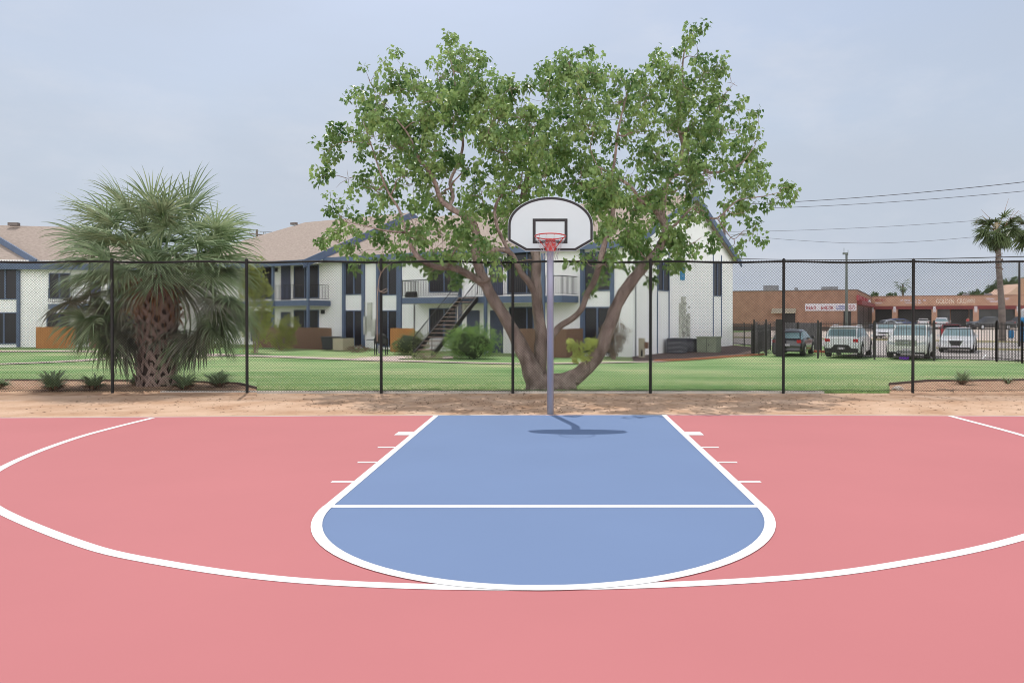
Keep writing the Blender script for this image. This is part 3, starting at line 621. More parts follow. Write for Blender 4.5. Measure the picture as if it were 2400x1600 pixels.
def frond(parent, base, az, el, Lp, Rb, r, m, nseg=46, droop=.55, name='frond', ns=7, wseg=.034, hang=0, spread=132):
    b = MB(); h = Vector((math.cos(az), math.sin(az), 0)); p = Vector(base); pts = [p.copy()]; e = el; n = 6
    for i in range(n):
        e -= (.10 + hang * .16) * (1 + .4 * i / n); p = p + (h * math.cos(e) + Vector((0, 0, math.sin(e)))) * Lp / n; pts.append(p.copy())
    b.tube(pts, [.022 - .012 * i / n for i in range(n + 1)], 5)
    f = (pts[-1] - pts[-2]).normalized(); s_ = f.cross(Vector((0, 0, 1)))
    if s_.length < .15: s_ = Vector((-math.sin(az), math.cos(az), 0))
    s_.normalize(); nn = s_.cross(f); roll = r.gauss(0, .35); s_, nn = s_ * math.cos(roll) + nn * math.sin(roll), nn * math.cos(roll) - s_ * math.sin(roll)
    for k in range(nseg):
        al = R(spread) * (2 * (k + .5) / nseg - 1); q = abs(al) / R(spread)
        Rk = Rb * (1 - .38 * q ** 2) * r.uniform(.88, 1.08); d = f * math.cos(al) + s_ * math.sin(al)
        d = (d + nn * (.30 * math.cos(al) + .22 * (k % 2 - .5) + r.gauss(0, .06))).normalized(); sd = d.cross(nn).normalized(); dr = droop * r.uniform(.5, 1.7)
        prev = None; vv = []; ff = []; pos = pts[-1].copy(); dd = d.copy(); 
        for i in range(ns + 1):
            t = i / ns; wv = wseg * (min(1, .35 + 2.2 * t) if t < .4 else (1 - ((t - .4) / .6) ** 1.4)) * .5 * (Rb / 1.15) + .0015
            tw = sd * wv; up_ = nn * wv * (.5 if k % 2 else -.5)
            vv += [pos - tw - up_, pos + tw + up_]
            if i: ff.append((2 * i - 2, 2 * i - 1, 2 * i + 1, 2 * i))
            dd = (dd + Vector((0, 0, -1)) * dr * (t ** 1.6) * 1.25 / ns * 2.6).normalized(); pos = pos + dd * Rk / ns
        b.add(vv, ff)
    return b.build(name, m, parent)
rf = random.Random(21)
top = Vector((0, 0, 2.45))
def fr(az, el, Lp, Rb, m='frond', droop=.5, hang=0, z=0): 
    a = R(az); frond(palm, top + Vector((math.cos(a) * .18, math.sin(a) * .18, z)), a, R(el), Lp, Rb, rf, M[m], droop=droop, hang=hang)
ga = 137.5
def towards(az): return max(0, math.cos(R(az - 270)))      # 1 when the frond leans to the court
for i in range(58):
    t = i / 57; az = (i * ga + rf.gauss(0, 12)) % 360; v_ = abs(math.sin(R(az))); el = 88 - 78 * t ** .95 + rf.gauss(0, 6) + 20 * v_ * t; f_ = towards(az)
    fr(az, el, 1.35 - .45 * t * v_ + rf.uniform(-.2, .15), rf.uniform(1.0, 1.25) * (1 - .12 * f_), 'frond', droop=.45 + .45 * t + rf.uniform(-.1, .2), hang=.12 + .25 * t, z=.30 * (1 - t) + .2)
for i in range(38):
    sd_ = 1 if i % 2 else -1; az = (6 if sd_ > 0 else 174) + rf.uniform(-26, 26); t = i / 37; el = 20 - 50 * t
    fr(az % 360, el, 1.5 + .35 * rf.random(), rf.uniform(.85, 1.05), 'frondg' if rf.random() < .2 + .4 * t else 'frond', droop=.9 + .5 * t, hang=.35 + .3 * t, z=.05)
for az, el, Lp, Rb in ((200, 4, 1.3, 1.0), (212, -8, 1.25, .95), (4, 2, 1.5, .9), (352, -16, 1.6, .95), (355, -28, 1.8, .95), (196, -22, 1.6, .9)):
    fr(az, el, Lp, Rb, 'frondg', droop=1.7, hang=1.6, z=-.1)
for az, el in ((188, -35), (352, -38), (12, -45), (168, -45)): fr(az, el, 1.2, .6, 'frondd', droop=1.3, hang=.8, z=-.15)

# low strap-leaf tufts in the beds
def tuft(px, py, rad, h, label, n=140, m='hedgeo', gname='low strap-leaf tufts in the sandy beds'):
    p = G(px, py); o = empty('strap_leaf_tuft', tuple(p), 0, label, 'plant', gname); b = MB(); r = random.Random(int(px))
    for i in range(n):
        a = r.random() * 6.28; le = r.uniform(.5, 1) * rad; hh = h * r.uniform(.4, 1.05) * (1.15 - .6 * le / rad); c, s_ = math.cos(a), math.sin(a); wv = .014
        q = [Vector((c * le * t, s_ * le * t, hh * (1 - (1.25 * t - 1) ** 2) * 1.0)) for t in (.05, .35, .7, 1)]
        sd = Vector((-s_, c, 0)); vv = []
        for j, u in enumerate(q): ww = wv * (1, 1.1, .8, .1)[j]; vv += [u - sd * ww, u + sd * ww]
        b.add(vv, [(0, 1, 3, 2), (2, 3, 5, 4), (4, 5, 7, 6)])
    b.build('leaves', M[m], o)
    b = MB()
    for i in range(n // 2):
        a = r.random() * 6.28; le = rad * r.uniform(.4, .95); c, s_ = math.cos(a), math.sin(a); sd = Vector((-s_, c, 0)) * .01; u = Vector((c * .05, s_ * .05, .02)); v_ = Vector((c * le * .6, s_ * le * .6, .12)); x_ = Vector((c * le, s_ * le, .01))
        b.add([u - sd, u + sd, v_ - sd, v_ + sd, x_], [(0, 1, 3, 2), (2, 3, 4)])
    b.build('dry_leaves', M['frondd'], o)
M['tuft'] = mat('strap_leaf_green', (.27, .36, .20), .5, .2, 4, trans=.2)
tuft(125, 917, .56, .56, 'green strap-leaf tuft furthest left in the palm bed', m='tuft')
tuft(222, 915, .50, .48, 'strap-leaf tuft just left of the second fence post', m='tuft')
tuft(322, 905, .30, .30, 'small strap-leaf tuft against the left foot of the big palm', m='tuft')
tuft(432, 914, .52, .52, 'greyish strap-leaf tuft against the right foot of the big palm', m='tuft')
tuft(512, 908, .56, .50, 'bright strap-leaf tuft furthest right in the palm bed', m='tuft')
tuft(-5, 912, .38, .30, 'half-seen strap-leaf tuft at the left picture edge', m='tuft')
tuft(2255, 902, .44, .48, 'spiky dark green yucca-like tuft in the right bed', n=70, m='tuft')
tuft(2362, 900, .30, .24, 'small thin pale tuft near the right picture edge', n=34, m='tuft')
b = MB(); b.tube([G(2195, 915, .02), G(2215, 917, .05), G(2235, 921, .03), G(2232, 914, .02), G(2262, 918, .01)], [.01, .012, .009, .006, .003], 5); b.build('fallen_stick', M['twig'], label='thin bent brown stick lying in the right-hand sandy bed', cat='stick', smooth=True)

# ------------------------------------------------------------ apartment building, centre
apt = MF.root('apartment_building', 'white two-storey apartment building with slate-blue trim, balconies and tan roof behind the big tree', 'building')
XL, XW, EZ, SL, DP = -40.5, -23.0, 6.15, .42, 16.2
RZ = EZ + SL * 8
b = MB()
b.prism([(0, 0, -.3), (0, DP, -.3), (0, DP, EZ), (0, 8.1, RZ - .03), (0, 0, EZ)], (XL + 7, 0, 0)); b.box(XL, XL + 6.998, .002, DP - .002, -.3, EZ - .4); b.build('wall', M['white'], apt)
def roofmb(x0, x1, yf, dz, hip=0, yb=DP + .5):
    b = MB(); zf = EZ + SL * yf + dz; th = .10
    pr = [(yf, zf), (8.05, RZ + dz), (yb, RZ + dz - SL * (yb - 8.05))]
    if hip:
        vsx = [(x1, yf, zf), (x0, yf, zf), (x0 + hip, 8.05, RZ + dz), (x1, 8.05, RZ + dz), (x0, yb, pr[2][1]), (x1, yb, pr[2][1])]
        lo = [(x, y, z - th) for x, y, z in vsx]
        b.add(vsx + lo, [(0, 1, 2, 3), (3, 2, 4, 5), (1, 4, 2), (6, 9, 8, 7), (9, 11, 10, 8), (7, 8, 10), (0, 3, 9, 6), (3, 5, 11, 9), (0, 6, 7, 1), (1, 7, 10, 4), (4, 10, 11, 5)])
    else:
        b.prism([(x0, y, z) for y, z in pr] + [(x0, y, z - th) for y, z in pr[::-1]], (x1 - x0, 0, 0))
    return b
roof = roofmb(XW, .42, -.55, .12).build('roof', M['shingle'], apt)
roof2 = roofmb(XL - .5, XW + .12, -2.25, .60, hip=6).build('roof', M['shingle'], apt)
b = MB(); f0 = EZ - SL * .55 + .12                      # blue fascia boards and rakes
b.box(XW, .46, -.62, -.553, f0 - .32, f0 + .02)
for x0_, x1_, yf, dz, hh in ((.423, .50, -.62, .12, .36), (XW + .123, XW + .22, -2.3, .60, .50)):
    for a, e in (((yf, EZ + SL * yf + dz), (8.05, RZ + dz)), ((8.05, RZ + dz), (DP + .6, RZ + dz - SL * (DP + .6 - 8.05)))):
        b.prism([(x0_, a[0], a[1] + .03), (x0_, e[0], e[1] + .03), (x0_, e[0], e[1] - hh), (x0_, a[0], a[1] - hh)], (x1_ - x0_, 0, 0))
zf2 = EZ - SL * 2.25 + .6
b.box(XL - .5, XW + .2, -2.33, -2.253, zf2 - .32, zf2 + .02)
b.build('fascia', M['trim'], apt)
b = MB(); b.prism([(XW + .03, -2.24, zf2 - .3), (XW + .03, -.02, EZ + .45), (XW + .03, -.02, EZ - .3), (XW + .03, -2.24, zf2 - .35)], (.08, 0, 0)); b.build('gable_panel', M['white'], apt)
b = MB()
for px_, y_ in ((690, 7.4),):
    x = MF.x(px_, y_); z = EZ + SL * y_ + .62; b.box(x - .3, x + .3, y_ - .2, y_ + .1, z, z + .18)
b.build('vent', M['vent'], roof2)
def window(F, par, px0, px1, py0, py1, mull=None, y=0, side=None, cell='glass', fr=.06):
    if side is None:
        x0, x1 = F.x(px0, y), F.x(px1, y); xm = (x0 + x1) / 2; z0, z1 = F.z(py1, xm, y), F.z(py0, xm, y)
        bx_ = lambda b, a, c, p, q, u, v: b.box(a, c, y - q, y - p, u, v)
    else:
        x0, x1 = F.y(px0, side), F.y(px1, side); xm = (x0 + x1) / 2; z0, z1 = F.z(py1, side, xm), F.z(py0, side, xm)
        bx_ = lambda b, a, c, p, q, u, v: b.box(side + p, side + q, a, c, u, v)
    b = MB(); bx_(b, x0, x1, .002, .075, z1 - fr, z1); bx_(b, x0, x1, .002, .09, z0, z0 + fr); bx_(b, x0, x0 + fr, .002, .07, z0 + fr, z1 - fr); bx_(b, x1 - fr, x1, .002, .07, z0 + fr, z1 - fr)
    for m in (mull or []):
        c = F.x(m, y) if side is None else F.y(m, side); bx_(b, c - .05, c + .05, .002, .065, z0 + fr, z1 - fr)
    w_ = b.build('window', M['trim'], par)
    b = MB(); bx_(b, x0 + fr * .9, x1 - fr * .9, .002, .02, z0 + fr * .9, z1 - fr * .9); b.build('pane', M[cell], w_); return w_
def door(F, par, px0, px1, py0, py1, y=0, m='door'):
    x0, x1 = F.x(px0, y), F.x(px1, y); xm = (x0 + x1) / 2; z0, z1 = F.z(py1, xm, y), F.z(py0, xm, y)
    b = MB(); b.box(x0, x1, y - .05, y - .002, z0, z1); d = b.build('door', M[m], par)
    b = MB(); b.box(x0 - .08, x0, y - .07, y - .002, z0, z1 + .08); b.box(x1, x1 + .08, y - .07, y - .002, z0, z1 + .08); b.box(x0, x1, y - .07, y - .002, z1, z1 + .08); b.build('door_frame', M['white'], d)
    b = MB(); b.ball((x0 + .1, y - .09, z0 + 1.0), .035, n=8, m=5); b.build('handle', M['chrome'], d); return d
def bay(par, F, p0, p1, u0, u1, l0, l1, mull, pl=6, side=None):
    b = MB()
    if side is None:
        for a, e in ((p0, p0 + pl), (p1 - pl, p1)): b.box(F.x(a), F.x(e), -.12, -.001, 0, EZ - .02)
    b.build('pilaster', M['trim'], par)
    window(F, par, p0 + pl, p1 - pl, u0, u1, [mull]); window(F, par, p0 + pl, p1 - pl, l0, l1, [mull])
bay(apt, MF, 804, 856, 615, 691, 727, 811, 831)
bay(apt, MF, 884, 938, 613, 692, 727, 813, 911)
bay(apt, MF, 1362, 1440, 590, 682, 719, 828, 1401, pl=8)
window(MF, apt, 1007, 1073, 596, 685, [1042]); window(MF, apt, 1190, 1251, 590, 688, [1236]); door(MF, apt, 1149, 1181, 606, 692)
window(MF, apt, 1007, 1071, 722, 792, [1042]); window(MF, apt, 1194, 1252, 719, 785, [1236]); door(MF, apt, 1095, 1126, 727, 826); door(MF, apt, 1150, 1181, 727, 829)
window(MF, apt, 690, 748, 622, 699, [716]); door(MF, apt, 660, 683, 622, 703); window(MF, apt, 690, 748, 726, 800, [716]); door(MF, apt, 659, 683, 731, 813); window(MF, apt, 590, 640, 626, 700, [615]); window(MF, apt, 590, 640, 730, 800, [615])
for px_, py_ in ((759, 731), (649, 633)):
    x = MF.x(px_); z = MF.z(py_, x); b = MB(); b.box(x - .09, x + .09, -.2, -.002, z - .13, z + .1); b.box(x - .13, x + .13, -.24, -.001, z + .1, z + .15); b.build('wall_lamp', M['plast'], apt)
def balcony(px0, px1, dep, zt, step, posts_px, low=True, cutx=None):
    y = -dep; x0, x1 = MF.x(px0, y), MF.x(px1, y)
    b = MB(); b.box(x0, x1, y, -.01, zt - .36, zt); bal = b.build('balcony', M['trim'], apt)
    b = MB(); b.box(x0 + .03, x1 - .03, y + .04, -.02, zt - .38, zt - .362); b.box(x0 + .03, x1 - .03, y + .04, -.02, zt + .002, zt + .02); b.build('deck', M['under'], bal)
    b = MB(); xx = x0
    def rl(xa, xb, yy, ax):
        nonlocal b
        if ax == 'x':
            b.box(xa, xb, yy - .02, yy + .02, zt + 1.03, zt + 1.07); b.box(xa, xb, yy - .015, yy + .015, zt + .1, zt + .13)
            k = xa
            while k < xb: b.box(k - .009, k + .009, yy - .009, yy + .009, zt + .13, zt + 1.03); k += .13
        else:
            b.box(yy - .02, yy + .02, xa, xb, zt + 1.03, zt + 1.07); b.box(yy - .015, yy + .015, xa, xb, zt + .1, zt + .13)
            k = xa
            while k < xb: b.box(yy - .009, yy + .009, k - .009, k + .009, zt + .13, zt + 1.03); k += .13
    if cutx: rl(x0, cutx[0], y + .06, 'x'); rl(cutx[1], x1, y + .06, 'x')
    else: rl(x0, x1, y + .06, 'x')
    rl(y + .06, -.1, x0 + .05, 'y'); rl(y + .06, -.1, x1 - .05, 'y')
    b.build('railing', M['iron'], bal)
    for p in posts_px:
        b = MB(); x = MF.x(p, y - .06); b.box(x - .09, x + .09, y - .12, y - .002, 0, EZ - SL * dep + (.3 if px1 < 800 else -.0) + .1); b.build('porch_post', M['trim'], apt)
    return x0, x1
ZB = MF.z(697, MF.x(1000, -1.8), -1.8)
xs0, xs1 = MF.x(1082, -1.9), MF.x(1116, -1.9)
balcony(934, 1316, 1.8, ZB, 0, (938, 1078, 1138, 1273), cutx=(xs0, xs1))
ZB2 = MF.z(704, MF.x(700, -1.9), -1.9)
balcony(560, 723, 1.9, ZB2, 0, (722, 640), )
b = MB(); b.box(XW - .5, .2, -1.75, -.55, EZ - .5, EZ - .45)
# barbecue on the balcony floor
x = MF.x(964, -1.5); b = MB(); b.m = Matrix.Translation(MF.w(x, -1.5, ZB)) @ Matrix.Rotation(BA, 4, 'Z'); b.box(-.38, .38, -.15, .15, .03, .25); b.tube([(-.38, 0, .25), (.38, 0, .25)], .13, 10); b.build('planter_box', M['plast'], label='low black box sitting on the balcony floor at its left end', cat='box', bevel=.02)
# metal stair from the balcony down to the walk
foot = G(990, 838); fl = Vector((foot.x - MF.o.x, foot.y - MF.o.y)); fx, fy = fl.dot(MF.A), fl.dot(MF.V)
tx, ty = (xs0 + xs1) / 2, -1.9
SW = .58; topv = Vector((tx, ty, ZB)); botv = Vector((fx, fy, .05)); hd_ = Vector((fx - tx, fy - ty, 0)); sd = Vector((-hd_.y, hd_.x, 0)).normalized() * SW
b = MB()
for s_ in (-1, 1): b.beam(topv + sd * s_ + Vector((0, 0, -.1)), botv + sd * s_ + Vector((0, 0, .0)), .06, .26)
stair = b.build('staircase', M['iron'], apt)
nst = 15
for k in range(nst):
    p = botv.lerp(topv, (k + .6) / nst); b = MB(); dn = hd_.normalized()
    b.beam(p - sd * .94, p + sd * .94, .27, .045); b.build('tread', M['rust'], stair)
b = MB()
for s_ in (-1, 1):
    q0, q1 = botv + sd * s_, topv + sd * s_; up = Vector((0, 0, .95))
    b.tube([q0 + up * .15, q0 + up, q1 + up, q1 + Vector((0, 0, .1))], .025, 6); b.tube([q0 + up * .25, q1 + up * .25], .015, 6)
    for k in range(30): p = q0.lerp(q1, (k + .5) / 30); b.tube([p + up * .25, p + up], .011, 4, cap=False)
b.build('handrail', M['iron'], stair)
# gable end details
for (a, e, u0, u1, mu) in ((1540, 1567, 612, 682, 1553), (1671, 1690, 614, 694, 1680)):
    window(MF, apt, a, e, u0, u1, [mu], side=0, fr=.05); y0, y1 = MF.y(a, 0), MF.y(e, 0); b = MB(); zt = MF.z(u1, 0, y0)
    for q in (y0 - .04, y1 - .02): b.box(.002, .05, q, q + .07, .05 if a < 1600 else .7, zt)
    zt2 = MF.z(u0, 0, y0)
    for q in (y0 - .04, y1 - .02): b.box(.002, .05, q, q + .07, zt2, zt2 + (1.1 if a < 1600 else .55))
    b.build('trim_strip', M['trim'], apt)
y0, y1 = MF.y(1595, 0), MF.y(1621, 0); z0, z1 = MF.z(513, 0, y0), MF.z(497, 0, y0); b = MB(); b.box(.002, .06, y0, y1, z0, z1)
for k in range(4): b.box(.06, .08, y0, y1, z0 + .1 + k * .12, z0 + .14 + k * .12)
b.build('gable_vent', M['trim'], apt)
b = MB(); y0, y1 = MF.y(1594, 0), MF.y(1603.5, 0); z0, z1 = MF.z(656, 0, y0), MF.z(626, 0, y0); b.box(.002, .05, y0, y1, z0, z1); pl = b.build('number_plaque', M['plaq'], apt, label='tall blue plaque with a white zigzag mark')
b = MB(); ym = (y0 + y1) / 2; zm = (z0 + z1) / 2; hz = (z1 - z0) / 2
b.add([(.055, ym - .12, zm + hz * .5), (.055, ym, zm + hz * .12), (.055, ym + .12, zm + hz * .5), (.055, ym, zm + hz * .3)], [(0, 1, 2, 3)]); b.add([(.055, ym - .12, zm - hz * .5), (.055, ym, zm - hz * .12), (.055, ym + .12, zm - hz * .5), (.055, ym, zm - hz * .3)], [(0, 1, 2, 3)])
b.build('plaque_mark', M['sign'], pl)
b = MB()                                              # meters and conduits on the gable wall
ya = MF.y(1596, 0); 
for i, (dy, za, zb, wd) in enumerate(((0, 1.2, 3.3, .5), (.62, 1.0, 2.2, .45), (1.0, .9, 2.3, .12), (-.35, .9, 2.9, .1), (.2, .9, 1.2, .3))): b.box(.002, .12 + .02 * i, ya + dy, ya + dy + wd, za, zb)
for k in range(9): z_ = 1.05 + k * .22; b.box(.2, .26, ya + .1 + .5 * (k % 2), ya + .32 + .5 * (k % 2), z_, z_ + .14)
for dy in (-.2, .35, .8, 1.3): b.tube([(.05, ya + dy, 0), (.05, ya + dy, 1.2)], .03, 6)
b.build('electric_meter_bank', mat('grey_meter_box', (.52, .52, .46), .6, .35, 5, detail=6), apt)
x = MF.x(869); b = MB()
for i, (dx, za, zb, wd) in enumerate(((-.2, 1.1, 3.0, .35), (.2, .8, 1.9, .35), (-.5, .9, 2.1, .18))): b.box(x + dx, x + dx + wd, -.14 - .02 * i, -.002, za, zb)
for k in range(8): z_ = .6 + k * .33; b.box(x - .62, x - .48, -.1, -.0015, z_, z_ + .12)
b.build('electric_meter_bank', bpy.data.materials['grey_meter_box'], apt)
b = MB(); x = MF.x(972); b.tube([(x, -.06, 0), (x, -.06, ZB - .4)], .04, 6); b.tube([(.05, .25, 0), (.05, .25, EZ - .1)], .04, 6); b.build('downpipe', M['grey'], apt)

# ------------------------------------------------------------ apartment building, left
LF = Frame(ray(0, 51.5), 51.5, R(9)); la = LF.root('apartment_building', 'white apartment block with tan roof half hidden by the big palm at left', 'building')
b = MB(); xa, xe = LF.x(-260), LF.x(395); b.box(xa, xe, 0, 12, -.3, 5.95); b.build('wall', M['white'], la)
def LFz(py, px): return LF.z(py, LF.x(px))
x85 = LF.x(86, -.6); b = MB()
RY, RZl = 8.0, LF.z(527, LF.x(0, 8), 8); ez = LF.z(617, LF.x(0, -.6), -.6)
b.add([(xa, -.6, ez), (xe + .6, -.6, ez - .1), (LF.x(200, RY), RY, RZl - .1), (xa, RY, RZl), (xe + .6, 14, ez), (xa, 16, ez), (xa, -.6, ez - .12), (xe + .6, -.6, ez - .22), (xe + .6, 14, ez - .12), (xa, 16, ez - .12)],
      [(0, 1, 2, 3), (1, 4, 2), (3, 2, 4, 5), (0, 6, 7, 1), (1, 7, 8, 4), (6, 9, 8, 7), (4, 8, 9, 5), (0, 3, 5, 9, 6)])
rl = b.build('roof', M['shingle'], la)
sp_ = (RZl - ez) / (RY + .6)
b = MB(); b.box(xa, xe + .5, -.66, -.603, ez - .4, ez + .02)
xq = lambda px, y: LF.x(px, y)
p1 = Vector((x85, -.66, ez + .1)); y2 = 4.2; p2 = Vector((LF.x(-12, y2), y2, ez + sp_ * (y2 + .6) + .25)); b.beam(p1, p2, .12, .42)
y3 = 7.9; p3 = Vector((p2.x + (p2.x - p1.x) * .85, y3, ez + sp_ * (y3 + .6) + .25)); b.beam(p2, p3, .12, .42)
b.build('fascia', M['trim'], la)
b = MB(); x = LF.x(36, 7.6); b.box(x - .35, x + .35, 7.2, 7.6, RZl - .12, RZl + .12); b.build('vent', M['vent'], rl)
b = MB()
for a, e in ((41, 48), (-34, -27)): b.box(LF.x(a), LF.x(e), -.14, -.001, 0, ez - .42)
b.build('pilaster', M['trim'], la)
window(LF, la, -27, 41, 630, 702, [13, -12]); window(LF, la, -27, 41, 732, 806, [10, -12]); window(LF, la, -160, -100, 630, 702, [-130]); window(LF, la, -160, -100, 732, 806, [-130])
window(LF, la, 115, 165, 640, 700, [140]); window(LF, la, 110, 165, 733, 800, [140]); door(LF, la, 178, 200, 733, 806, m='glass'); door(LF, la, 211, 239, 738, 806); window(LF, la, 255, 310, 640, 700, [282]); window(LF, la, 255, 315, 735, 800, [285]); door(LF, la, 212, 238, 640, 703)
b = MB(); x0, x1 = LF.x(112, -1.5), LF.x(395, -1.5); zb = LF.z(712, x0, -1.5); b.box(x0, x1, -1.5, -.01, zb - .36, zb); bl_ = b.build('balcony', M['trim'], la)
b = MB(); b.box(x0, x1, -1.46, -1.42, zb + 1.0, zb + 1.04); b.box(x0, x1, -1.46, -1.42, zb + .1, zb + .13)
k = x0
while k < x1: b.box(k - .009, k + .009, -1.45, -1.43, zb + .13, zb + 1.0); k += .13
b.build('railing', M['iron'], bl_)

# wooden privacy screens (things of their own)
def screen(name, F, px0, px1, py0, py1, y, m, label, ret=0):
    x0, x1 = F.x(px0, y), F.x(px1, y); xm = (x0 + x1) / 2; z1 = F.z(py0, xm, y)
    o = empty(name, tuple(F.w(xm, y, 0)), F.a, label, 'fence', 'wooden privacy fences by the ground-floor patios')
    b = MB(); n = max(2, int((x1 - x0) / .14)); r = random.Random(int(px0))
    for i in range(n):
        a = x0 - xm + (x1 - x0) * i / n; b.box(a + .004, a + (x1 - x0) / n - .004, -.012, .012, -.05, z1 + r.uniform(-.012, .012))
    if ret:
        for i in range(int(ret / .14)): b.box(x1 - xm - .012, x1 - xm + .012, .02 + i * .14, .02 + i * .14 + .132, -.05, z1)
    b.build('boards', M[m], o); b = MB(); b.box(x0 - xm, x1 - xm, .014, .06, .3, .38); b.box(x0 - xm, x1 - xm, .014, .06, z1 - .35, z1 - .27)
    b.build('rail', M[m], o); return o
screen('privacy_fence', MF, 915, 972, 769, 820, -2.4, 'wood', 'orange cedar privacy fence left of the metal stairs')
screen('privacy_fence', MF, 604, 777, 767, 817, -2.6, 'woodb', 'long brown privacy fence behind the leggy shrub', ret=0)
screen('privacy_fence', MF, 1218, 1328, 770, 834, -2.3, 'woodb', 'brown privacy fence seen between the trunks of the big tree', ret=1.8)
screen('privacy_fence', LF, 84, 177, 766, 811, -2.0, 'wood', 'orange cedar privacy fence left of the big palm')
screen('privacy_fence', LF, 209, 330, 766, 811, -2.0, 'woodb', 'brown privacy fence right behind the big palm trunk')
# shrubs
def shrub(name, px, py0, py1, wpx, D, m, label, n=1600, size=.055, cat='shrub', squash=None, stems=True, shape=None):
    base = Vector((ray(px, D), D, gz(D))); o = empty(name, tuple(base), 0, label, cat, 'shrubs along the apartment building')
    r = random.Random(int(px)); hh = (py1 - py0) * D / FX; wd = wpx * D / FX / 2; b = MB()
    cl = shape or [(0, .5, 1, 1)]
    for (cx, cz, rx, rz) in cl:
        for i in range(int(n / len(cl))):
            v = rvec(r).normalized() * (1 - .35 * r.random() ** 2); q = 1 + .6 * noise.noise(v * 2.6 + Vector((cx * 3, px, 0))) + r.gauss(0, .06)
            p = Vector((cx * wd + v.x * wd * rx * q, v.y * wd * .8 * rx * q, hh * cz + v.z * hh * .5 * rz * q))
            if p.z < .03: continue
            leaf_card(b, p, size * r.uniform(.7, 1.3), v + rvec(r) * .8 + Vector((0, 0, -.2)), v + rvec(r) * .7, .8)
    b.build('foliage', M[m], o); b = MB()
    for i in range(9):
        a = r.random() * 6.28; q = Vector((math.cos(a) * wd * .55, math.sin(a) * wd * .45, hh * r.uniform(.45, .8))); b.tube([(q.x * .15, q.y * .15, -.02), q * .5 + rvec(r) * .05, q], [.03, .02, .008], 5)
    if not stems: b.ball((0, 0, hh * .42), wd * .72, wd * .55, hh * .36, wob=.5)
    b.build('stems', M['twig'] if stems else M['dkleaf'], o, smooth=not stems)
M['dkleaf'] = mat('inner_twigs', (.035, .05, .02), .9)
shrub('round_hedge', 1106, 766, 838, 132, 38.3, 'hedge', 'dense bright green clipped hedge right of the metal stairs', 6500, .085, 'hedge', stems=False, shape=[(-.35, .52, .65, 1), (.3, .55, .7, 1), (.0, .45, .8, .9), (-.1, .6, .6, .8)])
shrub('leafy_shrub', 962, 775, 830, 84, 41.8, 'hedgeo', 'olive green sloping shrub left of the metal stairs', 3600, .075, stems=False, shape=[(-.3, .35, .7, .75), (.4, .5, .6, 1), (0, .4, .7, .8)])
shrub('leggy_shrub', 660, 738, 816, 90, 47, 'bamb', 'leggy shrub with yellow-green tips in front of the brown privacy fence', 2200, .10, shape=[(-.2, .5, .7, .7), (.35, .75, .5, .5), (.1, .3, .6, .5)])
shrub('dry_shrub', 1438, 752, 838, 78, 37.9, 'dry', 'brownish vase-shaped shrub behind the right leaning trunk', 2600, .07, shape=[(-.1, .6, .75, .75), (.3, .72, .6, .55), (-.3, .7, .5, .5), (0, .35, .5, .6)])
shrub('bamboo_clump', 600, 560, 760, 78, 44, 'bamb', 'tall yellow-green feathery bush rising between the big palm and the left balcony', 2600, .15, shape=[(-.2, .5, .8, 1), (.3, .55, .6, .8), (-.3, .85, .4, .3)])
shrub('ground_shrub', 838, 802, 817, 50, 44.5, 'dry', 'low dry weeds under the left tall window bay', 500, .07)
shrub('ground_shrub', 1000, 822, 840, 90, 37.6, 'hedgeo', 'low ground cover at the foot of the metal stairs', 900, .06)
shrub('ground_shrub', 450, 790, 815, 120, 47, 'hedgeo', 'dark low bushes behind the right side of the big palm', 1400, .1)
# air conditioners, bins, boxes
def cond(name, px, D, w_, h_, label, m='dkmet', ang=BA):
    o = empty(name, (ray(px, D), D, gz(D)), ang, label, 'air conditioner', 'air conditioner units at the building foot'); b = MB(); b.box(-w_ / 2, w_ / 2, -w_ / 2, w_ / 2, .04, h_); b.box(-w_ / 2 - .03, w_ / 2 + .03, -w_ / 2 - .03, w_ / 2 + .03, h_, h_ + .05); b.build('casing', M[m], o)
    b = MB(); n = 9
    for k in range(n):
        z_ = .1 + (h_ - .15) * k / n; q = w_ / 2 + .025; b.box(-q, q, -q, q, z_, z_ + .02)
    b.build('grille', M['grey'] if m == 'dkmet' else M['beige'], o); b = MB(); b.tube([(0, 0, h_ + .05), (0, 0, h_ + .08)], w_ * .38, 14); b.build('fan_guard', M['plast'], o)
cond('condenser_unit', 805, 46.2, .86, .72, 'beige louvred air conditioner beside the dark bin', 'beige')
cond('condenser_unit', 1586, 43.0, .88, .80, 'dark louvred air conditioner, left one by the gable wall')
cond('condenser_unit', 1612, 44.6, .80, .74, 'dark louvred air conditioner, right one by the gable wall')
D = 44.2; o = empty('transformer_box', (ray(1662, D), D, gz(D)), BA, 'olive green utility transformer box on mulch by the gable wall', 'transformer'); b = MB(); b.box(-.62, .55, -.4, .55, .0, .86); b.build('cabinet', M['olive'], o, bevel=.03); b = MB(); b.box(-.66, .6, -.45, .6, .86, .93); b.build('lid', M['olive'], o, bevel=.01); b = MB(); b.box(-.02, .0, -.42, -.405, .05, .84); b.box(.1, .16, -.44, -.405, .4, .5); b.build('door_seam', M['plast'], o)
D = 38.6; o = empty('utility_pedestal', (ray(1504, D), D, gz(D)), BA, 'beige utility pedestal with a small box on its side near the white corner', 'utility box'); b = MB(); b.box(-.14, .16, -.1, .1, 0, 1.02); b.build('cabinet', M['beige'], o, bevel=.02); b = MB(); b.box(.2, .36, -.07, .07, .5, .82); b.box(.16, .2, -.02, .02, .6, .7); b.build('side_box', M['woodb'], o); b = MB(); b.box(.0, .1, -.115, -.102, .1, .42); b.build('panel', M['plast'], o)
